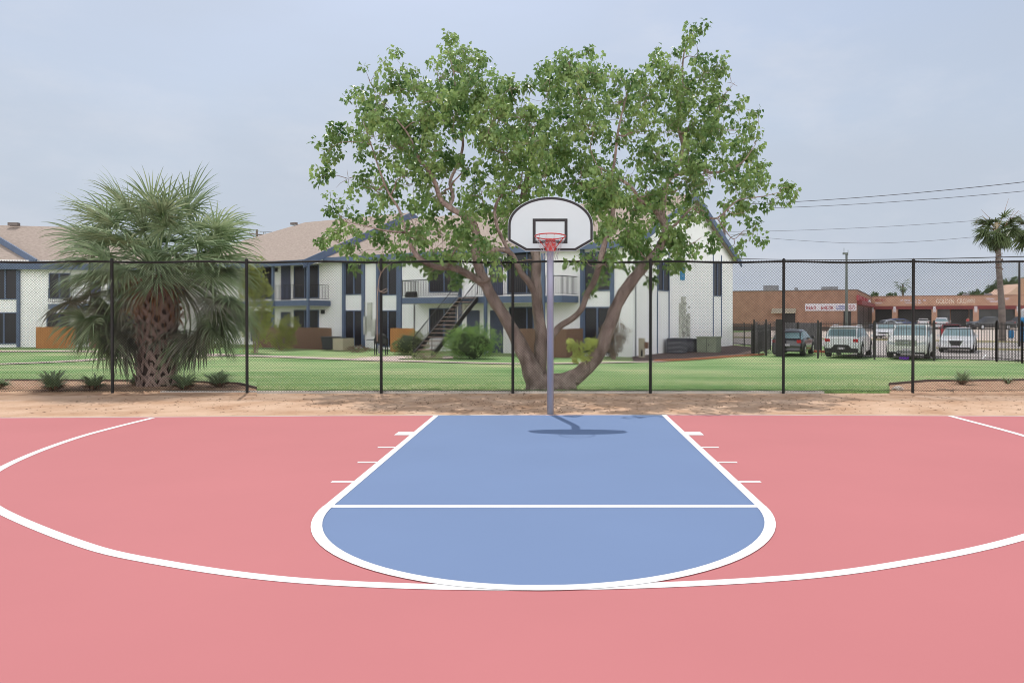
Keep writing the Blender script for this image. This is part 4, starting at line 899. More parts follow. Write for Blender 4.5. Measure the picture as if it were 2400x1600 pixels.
D = 47; o = empty('rubbish_bin', (ray(775, D), D, gz(D)), 0, 'dark wheeled bin at the end of the long brown privacy fence', 'bin'); b = MB(); b.prism([(-.42, -.3, .05), (.42, -.3, .05), (.5, -.36, .78), (-.5, -.36, .78)], (0, .6, 0)); b.build('body', M['bin'], o, bevel=.03); b = MB(); b.box(-.54, .54, -.4, .34, .78, .85); b.build('lid', M['bin'], o, bevel=.02); b = MB(); [b.tube([(s_ * .43, .33, .08), (s_ * .33, .33, .08)], .09, 10) for s_ in (-1, 1)]; b.build('wheels', M['tyre'], o)
D = 41.5; o = empty('barbecue_grill', (ray(893, D), D, gz(D)), 0, 'black covered barbecue on legs in front of the second window bay', 'barbecue'); b = MB(); b.ball((0, 0, .95), .36, .28, .24, wob=.2); b.box(-.34, .34, -.22, .22, .62, .9); b.build('hood', M['plast'], o, smooth=False)
for x_ in (-.3, .3):
    for y_ in (-.2, .2): b = MB(); b.tube([(x_, y_, 0), (x_, y_, .65)], .03, 6); b.build('leg', M['plast'], o)
b = MB(); b.box(-.75, -.34, -.18, .18, .82, .86); b.build('side_shelf', M['plast'], o); b = MB(); b.box(-.12, .12, -.3, -.22, .1, .55); b.build('tank', M['grey'], o, bevel=.03)

# ------------------------------------------------------------ iron picket fence, gate and screens
def picket(name, pts, h, label, pitch=.115, posts=True):
    o = empty(name, (pts[0][0], pts[0][1], -.6), 0, label, 'fence', 'black iron picket fences round the car park'); b = MB(); og = Vector((pts[0][0], pts[0][1], 0)); pb = []
    for a, e in zip(pts, pts[1:]):
        a = Vector((a[0], a[1], 0)) - og; e = Vector((e[0], e[1], 0)) - og; d = e - a; Ln = d.length; n = int(Ln / pitch)
        for z_ in (.18, h - .32, h - .1): b.beam(a + Vector((0, 0, z_)), e + Vector((0, 0, z_)), .03, .035)
        for i in range(n): p = a + d * (i + .5) / n; b.box(p.x - .009, p.x + .009, p.y - .009, p.y + .009, .08, h)
        m = max(1, round(Ln / 2.45))
        for i in range(m + 1): pb.append(a + d * i / m)
    b.build('pickets', M['iron'], o)
    for p in pb: b = MB(); b.box(p.x - .035, p.x + .035, p.y - .035, p.y + .035, -.05, h + .08); b.build('post', M['iron'], o)
def XY(px, D): return (ray(px, D), D)
picket('iron_fence', [XY(1917, 38.6), XY(2336, 35.7), XY(2396, 33.6), XY(2500, 30.5)], 1.86, 'black iron picket fence in front of the four nearest parked cars')
picket('iron_fence', [(12.7, 54.5), XY(1806, 46.8), XY(1762, 40.9)], 1.6, 'iron picket fence section running back from the gate to the white building corner')
o = empty('gate_panel', (*XY(1800, 40.6), -.6), BA, 'dark screened gate left of the small black car', 'gate'); b = MB(); x0 = -.75; [b.box(x0 + i * .06, x0 + i * .06 + .022, -.01, .01, .12, 1.86) for i in range(20)]; b.build('bars', M['scr'] if 'scr' in M else M.setdefault('scr', mat('dark_mesh_screen', (.11, .10, .105), .7, .4, 9, stretch=(1, 1, .15))), o)
b = MB(); [b.box(q - .04, q + .04, -.04, .04, 0, 1.95) for q in (x0, -.1, .75)]; b.box(.45, .85, -.1, .1, 0, 1.97); b.build('post', M['iron'], o)
o = empty('enclosure_screen', (*XY(1878, 45.5), -.6), BA, 'dark screened enclosure wall behind the small black car', 'screen'); b = MB(); b.box(-1.5, 1.15, -.02, .02, .1, 1.72); b.build('screen', M['scr'], o); b = MB(); [b.box(q - .05, q + .05, -.05, .05, 0, 1.76) for q in (-1.5, -.2, 1.15)]; b.build('post', M['iron'], o)

# ------------------------------------------------------------ vehicles
PROF = {  # (t from tail to nose, belt height, top height) as shares of the height
 'suv': [(0, .38, .40), (.012, .60, .62), (.03, .64, .66), (.10, .65, .93), (.16, .65, .99), (.35, .65, 1.0), (.55, .64, .98), (.74, .62, .645), (.86, .57, .60), (.96, .50, .53), (.995, .40, .42), (1, .3, .31)],
 'hatch': [(0, .36, .38), (.015, .56, .58), (.04, .62, .64), (.12, .64, .90), (.22, .64, .98), (.40, .64, 1.0), (.56, .63, .96), (.72, .62, .64), (.85, .58, .61), (.95, .5, .54), (.993, .40, .42), (1, .3, .31)],
 'sedan': [(0, .38, .40), (.012, .60, .63), (.05, .67, .70), (.17, .68, .71), (.28, .66, .95), (.36, .65, .995), (.48, .65, 1.0), (.57, .64, .96), (.73, .62, .645), (.86, .57, .595), (.96, .48, .51), (.995, .38, .40), (1, .3, .31)],
 'pickup': [(0, .36, .38), (.01, .62, .64), (.03, .64, .66), (.38, .64, .66), (.385, .64, .67), (.41, .63, .96), (.47, .63, 1.0), (.60, .63, .98), (.72, .62, .65), (.88, .59, .62), (.97, .54, .57), (.995, .42, .44), (1, .3, .31)]}
GL = {'suv': (2, 3, 6, 7), 'hatch': (2, 3, 6, 7), 'sedan': (3, 4, 7, 8), 'pickup': (4, 5, 7, 8)}
def car(name, px, D, head, kind, L_, W_, H_, pm, label, glass='cglass', front=True, cat='car', group='cars parked beyond the iron fence', opt=(), xy=None, detail=2):
    x_, y_ = xy or XY(px, D)
    o = empty(name, (x_, y_, gz(y_) + .015), head, label, cat, group); pr = PROF[kind]; hw = W_ / 2; zb = .19 * H_ / 1.6 + .06; rings = []
    for t, be, tp in pr:
        x = (t - .5) * L_; be *= H_; tp *= H_; e = min(t, 1 - t); k = (1 - .16 * max(0, 1 - e / .10) ** 2); w_ = hw * k; cab = (tp - be) > .12; wt = w_ * (.76 if cab else .88); lo = min(zb + (.08 if e < .02 else 0), be - .1)
        rings.append([(x, 0, lo), (x, w_ * .93, lo), (x, w_ * .985, lo + .10), (x, w_, (lo + be) / 2 + .06), (x, w_ * .955, be), (x, wt, tp - (.035 if cab else .008)), (x, wt * .8, tp), (x, 0, tp + .012)])
    n = len(rings[0]); vs2 = []; fs = []; m = 2 * n - 2
    for r_ in rings:
        full = r_ + [(p[0], -p[1], p[2]) for p in r_[-2:0:-1]]; vs2 += full
    for i in range(len(rings) - 1):
        for k in range(m): fs.append((i * m + k, i * m + (k + 1) % m, (i + 1) * m + (k + 1) % m, (i + 1) * m + k))
    fs += [tuple(range(m)), tuple(range((len(rings) - 1) * m, len(rings) * m))[::-1]]
    b = MB(); b.add(vs2, fs); body = b.build('body', M[pm], o, smooth=True); bv = body.modifiers.new('bevel', 'BEVEL'); bv.width = .035; bv.segments = 2; bv.limit_method = 'ANGLE'; bv.angle_limit = R(25)
    ra, rb, wa, wb = GL[kind]
    def V3(p): return Vector(p)
    def slab(b, q, th=.012):
        q = [V3(p) for p in q]; nn = (q[1] - q[0]).cross(q[2] - q[0]).normalized()
        cen = sum(q, Vector()) / 4
        if nn.dot(cen - Vector((0, 0, H_ * .5))) < 0: nn = -nn
        b.prism([p + nn * .002 for p in q], nn * th)
    def across(name, i0, i1, k0=.10, k1=.10):
        a = V3(rings[i0][6]); a2 = V3(rings[i0][5]); c = V3(rings[i1][6]); c2 = V3(rings[i1][5]); A0 = a.lerp(c, k0); C0 = a.lerp(c, 1 - k1)
        wA = a2.y * .94; wC = c2.y * .93; b = MB(); slab(b, [(A0.x, wA, A0.z), (C0.x, wC, C0.z), (C0.x, -wC, C0.z), (A0.x, -wA, A0.z)]); b.build(name, M[glass], o)
    across('rear_window', ra, rb); across('windshield', wb, wa, .06, .06)
    for s_ in (1, -1):
        b = MB()
        for i in range(rb - (1 if kind in ('suv', 'hatch') else 0), wb):
            r0, r1 = rings[i], rings[i + 1]; a = V3(r0[4]); c = V3(r0[5]); d = V3(r1[4]); e = V3(r1[5])
            q = [a.lerp(c, .12), d.lerp(e, .12), d.lerp(e, .86), a.lerp(c, .86)]
            if (q[3] - q[0]).length < .06 and (q[2] - q[1]).length < .06: continue
            q = [q[0].lerp(q[1], .05), q[1].lerp(q[0], .05), q[2].lerp(q[3], .05), q[3].lerp(q[2], .05)]
            q = [Vector((p.x, p.y * s_, p.z)) for p in q]
            nn = Vector((0, s_, .25)).normalized(); b.prism([p + nn * .004 for p in q], nn * .01)
        b.build('side_window', M['dglass'] if glass == 'dglass' else M['cglass'], o)
    WR = .33 * (1.15 if kind in ('suv', 'pickup') else 1) * (H_ / 1.6) ** .4
    for fx_ in (-.31 * L_, .31 * L_):
        for s_ in (1, -1):
            b = MB(); yy = hw - .10; b.tube([(fx_, s_ * (yy - .13), WR), (fx_, s_ * (yy + .06), WR), (fx_, s_ * (yy + .115), WR)], [WR, WR, WR * .86], 20); wl = b.build('wheel', M['tyre'], o)
            b = MB(); b.tube([(fx_, s_ * (yy + .10), WR), (fx_, s_ * (yy + .125), WR)], [WR * .64, WR * .58], 12); b.build('rim', M['rimm'], wl)
            b = MB(); ar = [(fx_ + (WR + .07) * math.cos(t), s_ * (hw + .003), max(zb, WR + (WR + .07) * math.sin(t))) for t in [math.pi * i / 12 for i in range(13)]]; b.prism(ar, (0, -s_ * .06, 0)); b.build('wheel_arch', M['plast'], o)
    xr, xf = -L_ / 2, L_ / 2
    for s_ in (1, -1):
        b = MB(); q = rings[wb][4]; b.box(q[0] - .22, q[0] - .10, s_ * (hw + .02), s_ * (hw + .18), q[2] + .02, q[2] + .16); b.build('mirror', M[pm] if pm != 'p_silver' else M[pm], o, bevel=.02)
        b = MB(); z_ = .56 * H_; b.box(xr + .02, xr + .16, s_ * hw * .62, s_ * (hw * .90), z_ - .09, z_ + .07); b.build('taillight', M['lampr'], o, bevel=.02)
        b = MB(); z_ = .44 * H_; b.prism([(xf - .02, s_ * hw * .48, z_ - .05), (xf - .02, s_ * hw * .48, z_ + .06), (xf - .14, s_ * hw * .90, z_ + .13), (xf - .12, s_ * hw * .90, z_ - .02)], (.05, 0, 0)); b.build('headlight', M['lampw'], o)
    b = MB(); b.box(xr - .012, xr + .05, -.16, .16, .42 * H_ - .06, .42 * H_ + .05) if 'lowplate' not in opt else b.box(xr - .035, xr + .02, -.16, .16, .27 * H_, .27 * H_ + .11)
    b.build('licence_plate', M['plate'], o)
    b = MB(); b.box(xf - .03, xf + .025, -.16, .16, .24 * H_, .24 * H_ + .10); b.build('licence_plate', M['plate'], o)
    b = MB(); b.box(xr - .02, xr + .12, -hw * .88, hw * .88, zb + .02, zb + (.24 if 'cladding' in opt else .08))
    c_ = MB(); c_.box(xf - .12, xf + .012, -hw * .86, hw * .86, zb, zb + .09); c_.build('bumper_trim', M['plast'], o)
    if 'cladding' in opt: b.prism([(xr - .022, -.5, zb + .2), (xr - .022, .5, zb + .2), (xr - .022, .34, zb + .42), (xr - .022, -.34, zb + .42)], (.1, 0, 0))
    b.build('bumper_trim', M['plast'], o)
    if 'bars' in opt:
        b = MB(); [b.box(xf - .04, xf + .03, -hw * .52, hw * .52, .40 * H_ + k * .085, .40 * H_ + k * .085 + .045) for k in range(3)]; b.ball((xf + .03, 0, .40 * H_ + .11), .03, .09, .045, n=12, m=6); b.build('grille', M['chrome'], o)
        b = MB(); b.box(xf - .05, xf + .018, -hw * .5, hw * .5, .385 * H_, .56 * H_); b.box(xf - .05, xf + .014, -hw * .42, hw * .42, zb + .02, zb + .17); b.build('grille_recess', M['grey'], o)
    elif 'vee' in opt:
        b = MB(); b.prism([(xf - .02, -hw * .42, .50 * H_), (xf - .02, hw * .42, .50 * H_), (xf - .02, hw * .2, .27 * H_), (xf - .02, -hw * .2, .27 * H_)], (.035, 0, 0)); b.box(xf - .04, xf + .014, -hw * .8, hw * .8, zb, zb + .1); b.build('grille_recess', M['plast'], o)
        b = MB(); [b.beam((xf + .02, s_ * hw * .44, .51 * H_), (xf + .02, s_ * hw * .20, .28 * H_), .03, .05) for s_ in (-1, 1)]; b.build('grille', M['chrome'], o)
    elif kind != 'pickup':
        b = MB(); b.box(xf - .03, xf + .015, -hw * .45, hw * .45, .36 * H_, .46 * H_); b.build('grille', M['plast'], o)
    if 'rails' in opt:
        for s_ in (-1, 1): b = MB(); b.tube([(-.30 * L_, s_ * hw * .66, H_ * 1.0), (-.26 * L_, s_ * hw * .66, H_ * 1.035), (.0, s_ * hw * .66, H_ * 1.045), (.06 * L_, s_ * hw * .66, H_ * 1.0)], .02, 6); b.build('roof_rail', M[pm], o)
    if 'spoiler' in opt: b = MB(); b.box(xr + .1 * L_ - .12, xr + .1 * L_ + .16, -hw * .68, hw * .68, .955 * H_, .99 * H_); b.build('spoiler', M[pm], o, bevel=.015)
    return o
HB = math.atan2(MF.V.y, MF.V.x)                   # heading away from the camera, square to the kerb
car('parked_car', 1860, 41.9, HB + .05, 'hatch', 3.7, 1.66, 1.40, 'p_black', 'small black hatchback seen from behind, nearest the dark gate', opt=('spoiler',))
car('parked_car', 1990, 40.3, HB, 'suv', 4.2, 1.80, 1.60, 'p_white', 'white SUV seen from behind with red tail lamps and black bumper', opt=('cladding', 'rails', 'lowplate', 'spoiler'))
car('parked_car', 2137, 39.3, HB + math.pi, 'suv', 4.7, 1.92, 1.72, 'p_silver', 'silver beige SUV facing the fence with three-bar chrome grille', opt=('bars', 'rails'))
car('parked_car', 2246, 45.2, HB + math.pi, 'sedan', 4.6, 1.80, 1.42, 'p_white', 'white saloon facing the fence with dark V-shaped grille', opt=('vee',))
FG = 'cars parked far off in front of the brick shops'
car('parked_car', 2080, 69, HB + math.pi, 'sedan', 4.5, 1.78, 1.36, 'p_white', 'white saloon facing us just above the silver SUV roof', group=FG)
car('parked_car', 2076, 106, math.pi + .25, 'sedan', 4.5, 1.75, 1.42, 'p_grey', 'silver grey coupe seen from the side near the shop corner', glass='dglass', group=FG)
car('parked_car', 2112, 118, HB - .9, 'suv', 4.6, 1.85, 1.55, 'p_blue', 'dark blue car behind the silver coupe near the shop corner', glass='dglass', group=FG)
car('parked_car', 2164, 130, HB + .1, 'sedan', 4.6, 1.80, 1.50, 'p_lgrey', 'pale car seen from behind, left of the SUV with red lamps', glass='dglass', group=FG)
car('parked_car', 2209, 112, HB + .0, 'suv', 4.5, 1.85, 1.72, 'p_lgrey', 'pale grey SUV seen from behind just above the red car', group=FG)
car('parked_car', 2230, 72, HB + .05, 'suv', 4.2, 1.9, 1.34, 'p_red', 'dark red car seen from behind above the white saloon', glass='dglass', group=FG)
car('parked_car', 2315, 136, HB + .9, 'sedan', 4.6, 1.80, 1.65, 'p_white', 'white car partly hidden behind the black pickup', glass='dglass', group=FG)
car('parked_pickup', 2322, 108, math.pi + .12 , 'pickup', 6.4, 1.95, 1.86, 'p_truck', 'long black pickup truck parked side-on in front of the shops', glass='dglass', cat='pickup truck', group='dark pickup trucks in front of the shops')
car('parked_pickup', 2395, 122, math.pi + .12, 'pickup', 5.8, 1.95, 1.86, 'p_truck', 'dark truck half hidden by the right palm trunk', glass='dglass', cat='pickup truck', group='dark pickup trucks in front of the shops')

# ------------------------------------------------------------ brick shops
def text(body, F, px0, px1, py0, py1, y, m, par, name, side=None, ext=.03):
    cu = bpy.data.curves.new(name, 'FONT'); cu.body = body; cu.extrude = ext; cu.align_x = 'LEFT'; o = bpy.data.objects.new(name, cu); C.objects.link(o)
    bpy.context.view_layer.update(); dg = bpy.context.evaluated_depsgraph_get(); me = bpy.data.meshes.new_from_object(o.evaluated_get(dg)); bpy.data.objects.remove(o)
    xs_ = [v.co.x for v in me.vertices]; zs = [v.co.y for v in me.vertices]; x0, x1 = F.x(px0, y), F.x(px1, y); z0, z1 = F.z(py1, (x0 + x1) / 2, y), F.z(py0, (x0 + x1) / 2, y)
    sx = (x1 - x0) / (max(xs_) - min(xs_)); sz = (z1 - z0) / (max(zs) - min(zs)); xm, zm = min(xs_), min(zs)
    for v in me.vertices: a, c, e = v.co; v.co = (x0 + (a - xm) * sx, y - .06 - e, z0 + (c - zm) * sz)
    me.materials.clear(); me.materials.append(M[m]); t = bpy.data.objects.new(name, me); C.objects.link(t); t.parent = par; return t
def strokes(F, px0, px1, py0, py1, y, m, par, name, seed, n=14, label=None):   # lettering too small and blurred in the photo to be read
    r = random.Random(seed); b = MB(); 
    for i in range(n):
        if r.random() < .12: continue
        a = px0 + (px1 - px0) * i / n; e = a + (px1 - px0) / n * .74; x0, x1 = F.x(a, y), F.x(e, y); z0, z1 = F.z(py1, x0, y), F.z(py0, x0, y); wv = (x1 - x0) * .3; hz = (z1 - z0) * .2; k = r.randrange(4); yy = y - .06
        b.box(x0, x0 + wv, yy, y - .035, z0, z1)
        if k in (0, 1): b.box(x1 - wv, x1, yy, y - .035, z0, z1)
        if k in (1, 2): b.box(x0 + wv, x1 - (wv if k == 1 else 0), yy, y - .035, z1 - hz, z1)
        if k in (0, 3): b.box(x0 + wv, x1 - (wv if k == 0 else 0), yy, y - .035, (z0 + z1) / 2 - hz / 2, (z0 + z1) / 2 + hz / 2)
        if k in (2, 3): b.box(x0 + wv, x1, yy, y - .035, z0, z0 + hz)
    return b.build(name, M[m], par)
SF = Frame(ray(2008, 98.5), 98.5, R(-25)); sb = SF.root('brick_shop_building', 'brown brick shop building with long white sign beyond the near cars', 'building')
H1 = SF.z(680, 0); X0_ = SF.x(1560); yb = SF.y(2046, 0)
b = MB(); b.box(X0_, 0, 0, yb + 4, -.3, H1); b.build('wall', M['brick'], sb)
b = MB(); b.box(X0_ - .1, .12, -.12, yb + 4.1, H1, H1 + .12); b.build('parapet_cap', M['vent'], sb)
b = MB(); b.box(X0_, -.8, -.05, -.002, 0, .55); b.build('dark_base_band', M['timber'], sb)  # plain dark band along the foot of the brick wall
x0, x1 = SF.x(1887), SF.x(2007.5); z0, z1 = SF.z(728.5, x0), SF.z(712, x0); b = MB(); b.box(x0, x1, -.16, -.002, z0, z1); sg = b.build('shop_sign', M['sign'], sb, label='long white sign with red and blue lettering')
strokes(SF, 1890, 1954, 717, 725, -.14, 'sred', sg, 'lettering', 1, 11); strokes(SF, 1960, 1981, 716, 719.5, -.14, 'sblue', sg, 'lettering', 2, 9); strokes(SF, 1960, 1981, 721.5, 725, -.14, 'sblue', sg, 'lettering', 3, 9)
strokes(SF, 1989, 2004, 715, 719, -.14, 'sred', sg, 'lettering', 4, 7); strokes(SF, 1989, 2004, 721, 725, -.14, 'sred', sg, 'lettering', 5, 6)
x0, x1 = SF.x(1977), SF.x(1995); b = MB(); b.box(x0, x1, -.06, -.002, 0, SF.z(729.5, x0)); b.build('door', M['dark'], sb)
x0, x1 = SF.x(1838), SF.x(1864); z1 = SF.z(733, x0); b = MB(); b.box(x0, x1, -.08, -.002, .6, z1); b.build('window', M['dark'], sb); b = MB(); xa_, xb_ = SF.x(1810), SF.x(1866); z2 = SF.z(727, xa_)
b.prism([(xa_, -.002, z2 + .25), (xa_, -1.0, z2 - .3), (xa_, -1.0, z2 - .4), (xa_, -.002, z2 - .35)], (xb_ - xa_, 0, 0)); b.build('canopy', M['beige'], sb)
b = MB()
for a, e, p, q in ((1789, 1822, 669, 681), (1925, 1963, 672, 679), (1862, 1868, 674, 680)):
    x0, x1 = SF.x(a, 4), SF.x(e, 4); z1 = SF.z(p, x0, 4); b.box(x0, x1, 4, 5.2, H1 - .5, z1)
b.build('roof_unit', M['grey'], sb)
# return wing facing left-front
y1 = SF.y(2044, .0)
b = MB(); b.box(.003, .6, .6, y1, SF.z(712, 0) - .1, SF.z(712, 0) + .5); b.build('awning', M['awning'], sb)
b = MB()
for k in range(3): q = 1.5 + k * (y1 - 2) / 3; b.box(.002, .08, q, q + (y1 - 2) / 3 - 1.2, 0, SF.z(716, 0))
b.build('shopfront', M['dark'], sb)
b = MB(); yy0, yy1 = SF.y(2013, .3), SF.y(2036, .3); [b.box(.01, .25, yy0 + (yy1 - yy0) * a, yy0 + (yy1 - yy0) * e, SF.z(704, 0, yy0) + p_, SF.z(691, 0, yy0)) for a, e, p_ in ((0, .09, 0), (.12, .2, .25), (.24, .33, 0), (.38, .44, .1), (.5, .62, .2), (.78, 1, .1))]; cs = b.build('channel_letters', M['sred'], sb, label='red and white raised sign round the shop corner')
b = MB(); b.box(.01, .40, yy1 + .8, yy1 + 4.5, SF.z(702, 0, yy0), SF.z(694, 0, yy0)); b.build('letter_face', M['sign'], cs)
RF = Frame(ray(2044, 141), 141, R(-27)); rb_ = RF.root('brick_shop_building', 'long brick shopping strip with GOLDEN CROWN sign and red awning band', 'building')
X1_ = RF.x(2640); H2 = RF.z(696, 0); b = MB(); b.box(-8, X1_, 0, 12, -.3, H2); b.build('wall', M['brick'], rb_)
zA, zB_ = RF.z(725, 0), RF.z(717.5, 0)
b = MB(); b.box(0, X1_, -2.4, -.002, zB_, H2 - .05); b.build('fascia', M['brickl'], rb_); b = MB(); b.box(0, X1_, -2.46, -.003, zA, zB_ - .003); b.build('awning', M['awning'], rb_); b = MB(); b.box(-.2, X1_, -2.5, .3, H2 - .04, H2 + .12); b.build('parapet_cap', M['brick'], rb_)
for a, e, m in ((2047, 2091, 'dark'), (2106, 2184, 'dark'), (2196, 2226, 'shop'), (2228, 2270, 'dark'), (2272, 2282, 'shop'), (2294, 2345, 'shop'), (2355, 2380, 'shop'), (2384, 2398, 'dark'), (2405, 2470, 'shop')):
    b = MB(); b.box(RF.x(a), RF.x(e), -.06, -.002, 0, zA); b.build('shopfront', M[m], rb_)
for p in (2045, 2097, 2190, 2287, 2350 + 36, 2480):
    b = MB(); x = RF.x(p, -2.2); b.box(x - .45, x + .45, -2.5, -1.9, 0, zA - .002); pc = b.build('column', M['brickl'], rb_); b = MB(); b.box(x - .22, x + .22, -2.56, -2.505, zA - .5, zA + .5); b.build('unit_sign', M['sign'], pc)
text('GOLDEN', RF, 2194, 2236, 700.5, 711.5, -2.4, 'letter', rb_, 'lettering'); text('CROWN', RF, 2243, 2284, 700, 711, -2.4, 'letter', rb_, 'lettering')
strokes(RF, 2111, 2170, 701.5, 705.5, -2.4, 'letw', rb_, 'lettering', 8, 20); strokes(RF, 2121, 2160, 708, 711, -2.4, 'letw', rb_, 'lettering', 9, 14); strokes(RF, 2051, 2076, 700, 706, -2.4, 'sred', rb_, 'lettering', 10, 9); strokes(RF, 2051, 2068, 709, 711.5, -2.4, 'letw', rb_, 'lettering', 12, 7)
strokes(RF, 2311, 2334, 698.5, 702.5, -2.4, 'letw', rb_, 'lettering', 13, 8); strokes(RF, 2317, 2346, 704.5, 708, -2.4, 'letw', rb_, 'lettering', 14, 10); strokes(RF, 2356, 2368, 698, 702.5, -2.4, 'letw', rb_, 'lettering', 15, 4)
b = MB(); x0, x1 = RF.x(2256, 5), RF.x(2272, 5); b.box(x0, x1, 5, 7, H2, RF.z(687, x0, 5)); x0, x1 = RF.x(2308, 5), RF.x(2326, 5); b.box(x0, x1, 5, 7, H2, RF.z(687.5, x0, 5)); b.build('roof_unit', M['grey'], rb_)
o = empty('peach_building', (ray(2400, 168), 168, -.6), 0, 'peach building with a sloping roofline above the right end of the shops', 'building'); b = MB(); k = 168 / FX
b.prism([(-45 * k, 0, 0), (60 * k, 0, 0), (60 * k, 0, 8.5), (-8 * k, 0, 8.6), (-8 * k, 0, 9.0), (-28 * k, 0, 7.4), (-45 * k, 0, 6.6)], (0, 8, 0)); b.build('wall', M['peach'], o); b = MB(); b.box(-8 * k, 60 * k, -.3, -.003, 5, 10.2); b.build('tower', M['brickl'], o)

# ------------------------------------------------------------ poles, wires
def pole(name, px, ptop, D, r0, m, label, cat='utility pole', arm=0, r1=None, zb=-.6, armz=.6):
    top_ = P(px, ptop, D); o = empty(name, (top_.x, top_.y, zb), 0, label, cat); h = top_.z - zb; b = MB(); b.tube([(0, 0, -.3), (0, 0, h * .5), (0, 0, h)], [r0, r0 * .9, r1 or r0 * .75], 10); b.build('shaft', M[m], o, smooth=True)
    if arm:
        b = MB(); b.beam((-arm / 2, -.15, h - armz + .1), (arm / 2, -.15, h - armz - .12), .1, .14); b.beam((-arm * .3, -.12, h - armz), (0, -.1, h - armz - .7), .03, .05); b.beam((arm * .3, -.12, h - armz), (0, -.1, h - armz - .7), .03, .05); b.build('crossarm', M[m], o)
        for q in (-.46, -.38, .38, .46): b = MB(); b.tube([(arm * q, -.15, h - armz), (arm * q, -.15, h - armz + .22), (arm * q, -.15, h - armz + .28)], [.03, .06, .03], 8); b.build('insulator', M['grey'], o)
    return o, h
o, h = pole('utility_pole', 1697, 478, 75, .19, 'pole', 'brown wooden utility pole with a small lamp arm rising behind the white gable roof')
b = MB(); b.tube([(0, 0, h - 4.2), (.7, 0, h - 3.3), (1.5, 0, h - 2.95)], .04, 6); b.build('lamp_arm', M['gpole'], o); b = MB(); b.ball((1.85, 0, h - 2.98), .42, .2, .12, n=12, m=6); b.build('lamp_head', M['grey'], o)
pole('utility_pole', 602, 538, 92, .17, 'pole', 'utility pole with crossarm above the left roof', arm=2.3)
o, h = pole('lamp_pole', 1984, 596, 60, .115, 'gpole', 'grey-green pole with small fitting on top rising behind the white SUV', 'pole'); b = MB(); b.box(-.28, .06, -.1, .1, h - .02, h + .13); b.tube([(-.2, 0, h + .1), (-.2, 0, h + .5)], .02, 5); b.tube([(.12, 0, h - .1), (.12, 0, h + .35)], .02, 5); b.build('fitting', M['gpole'], o)
pole('lamp_pole', 2389, 612, 52, .085, 'iron', 'thin dark pole near the right picture edge', 'pole')
def wire(pts, r_, label):
    q = [P(*p) for p in pts]; n = 24
    if len(q) == 2:
        a, e = q; sag = 0.0; l_ = [a.lerp(e, i / n) - Vector((0, 0, .35 * 4 * (i / n) * (1 - i / n))) for i in range(n + 1)]
    else: l_ = spline(q, 8)
    b = MB(); b.tube(l_, r_, 5); b.build('overhead_wire', M['wire'], label=label, cat='overhead wire', group='overhead wires on the right', smooth=True)
wire([(1697, 480, 75), (2560, 408, 52)], .026, 'topmost overhead wire right of the tree')
wire([(1697, 490, 75), (2560, 432, 52)], .02, 'second overhead wire from the top right of the tree')
wire([(1697, 543, 75), (2560, 494, 55)], .014, 'third overhead wire, passing just above the right palm')
wire([(1697, 548, 75), (1850, 562, 72), (2010, 570, 68), (2150, 566, 66), (2290, 555, 64), (2560, 530, 60)], .014, 'sagging overhead wire that passes behind the right palm crown')
wire([(1716, 606, 53), (1900, 609, 46), (2150, 607, 38), (2450, 600, 30)], .022, 'thick dark cable just above the fence rail at right')
for a, lb in ((536, 'upper'), (545, 'lower')): 
    b = MB(); u, v_ = P(602, a + 6, 92), P(1300, a - 30, 110); b.tube([u.lerp(v_, i / 16) - Vector((0, 0, 1.2 * 4 * (i / 16) * (1 - i / 16))) for i in range(17)], .022, 4); b.build('overhead_wire', M['wire'], label=lb + ' thin wire running right from the pole with crossarm', cat='overhead wire', group='overhead wires on the left')

# ------------------------------------------------------------ palms and trees at right and far off
def fanpalm(name, px, pbase, D, ptop, pxtop, Rf, label, n=38, r0=.27, seed=1, nseg=22, g='fan palms at the right', ns=4):
    top_ = P(pxtop, ptop, D); base = Vector((ray(px, D), D, gz(D))); o = empty(name, tuple(base), 0, label, 'palm tree', g); t = top_ - base; r = random.Random(seed); b = MB(); pts = [Vector((t.x * (i / 12) ** 1.3 * (1 + .1 * math.sin(i)), 0, t.z * i / 12)) for i in range(13)]
    b.tube([Vector((0, 0, -.2))] + pts, [r0 * 1.2] + [r0 * (1.1 - .45 * i / 12) for i in range(13)], 12, wob=.25); tr = b.build('trunk', M['ptrunk'], o, smooth=True); b = MB()
    for i in range(110):
        q = r.uniform(.62, .99); a = r.random() * 6.28; p = pts[0].lerp(pts[-1], 0) + Vector((t.x * q ** 1.3, 0, t.z * q)); d = Vector((math.cos(a), math.sin(a), .9)); rr = r0 * (1.1 - .45 * q); b.beam(p + d * rr * .6, p + d * rr * .6 + d * .16, .1, .03)
    b.build('boots', M['ptrunkb'], tr)
    for i in range(n):
        q = i / (n - 1); el = R(75 - 110 * q + r.gauss(0, 6)); frond(o, pts[-1] + Vector((0, 0, .1)), i * 2.4 + r.gauss(0, .15), el, Rf * .55, Rf * .58, r, M['frondk'], nseg=nseg, droop=.5 + .4 * q, ns=ns, wseg=.09, hang=.25 + .3 * q, spread=105)
    return o, pts
o, pts = fanpalm('tall_fan_palm', 2350, 800, 61.8, 540, 2336, 2.0, 'tall fan palm with slim shaggy trunk near the right edge', seed=4)
b = MB(); tp = pts[-1]
for i in range(60): q = rnd.random(); p = tp + Vector((-.3 + rnd.gauss(0, .08), -.45, .9 - 1.5 * q)); b.tube([p, p + Vector((rnd.gauss(0, .05), 0, -.25))], [.03, .02], 4)
b.build('flower_stalk', mat('cream_palm_flower', (.55, .45, .32), .9, .2, 4), o)
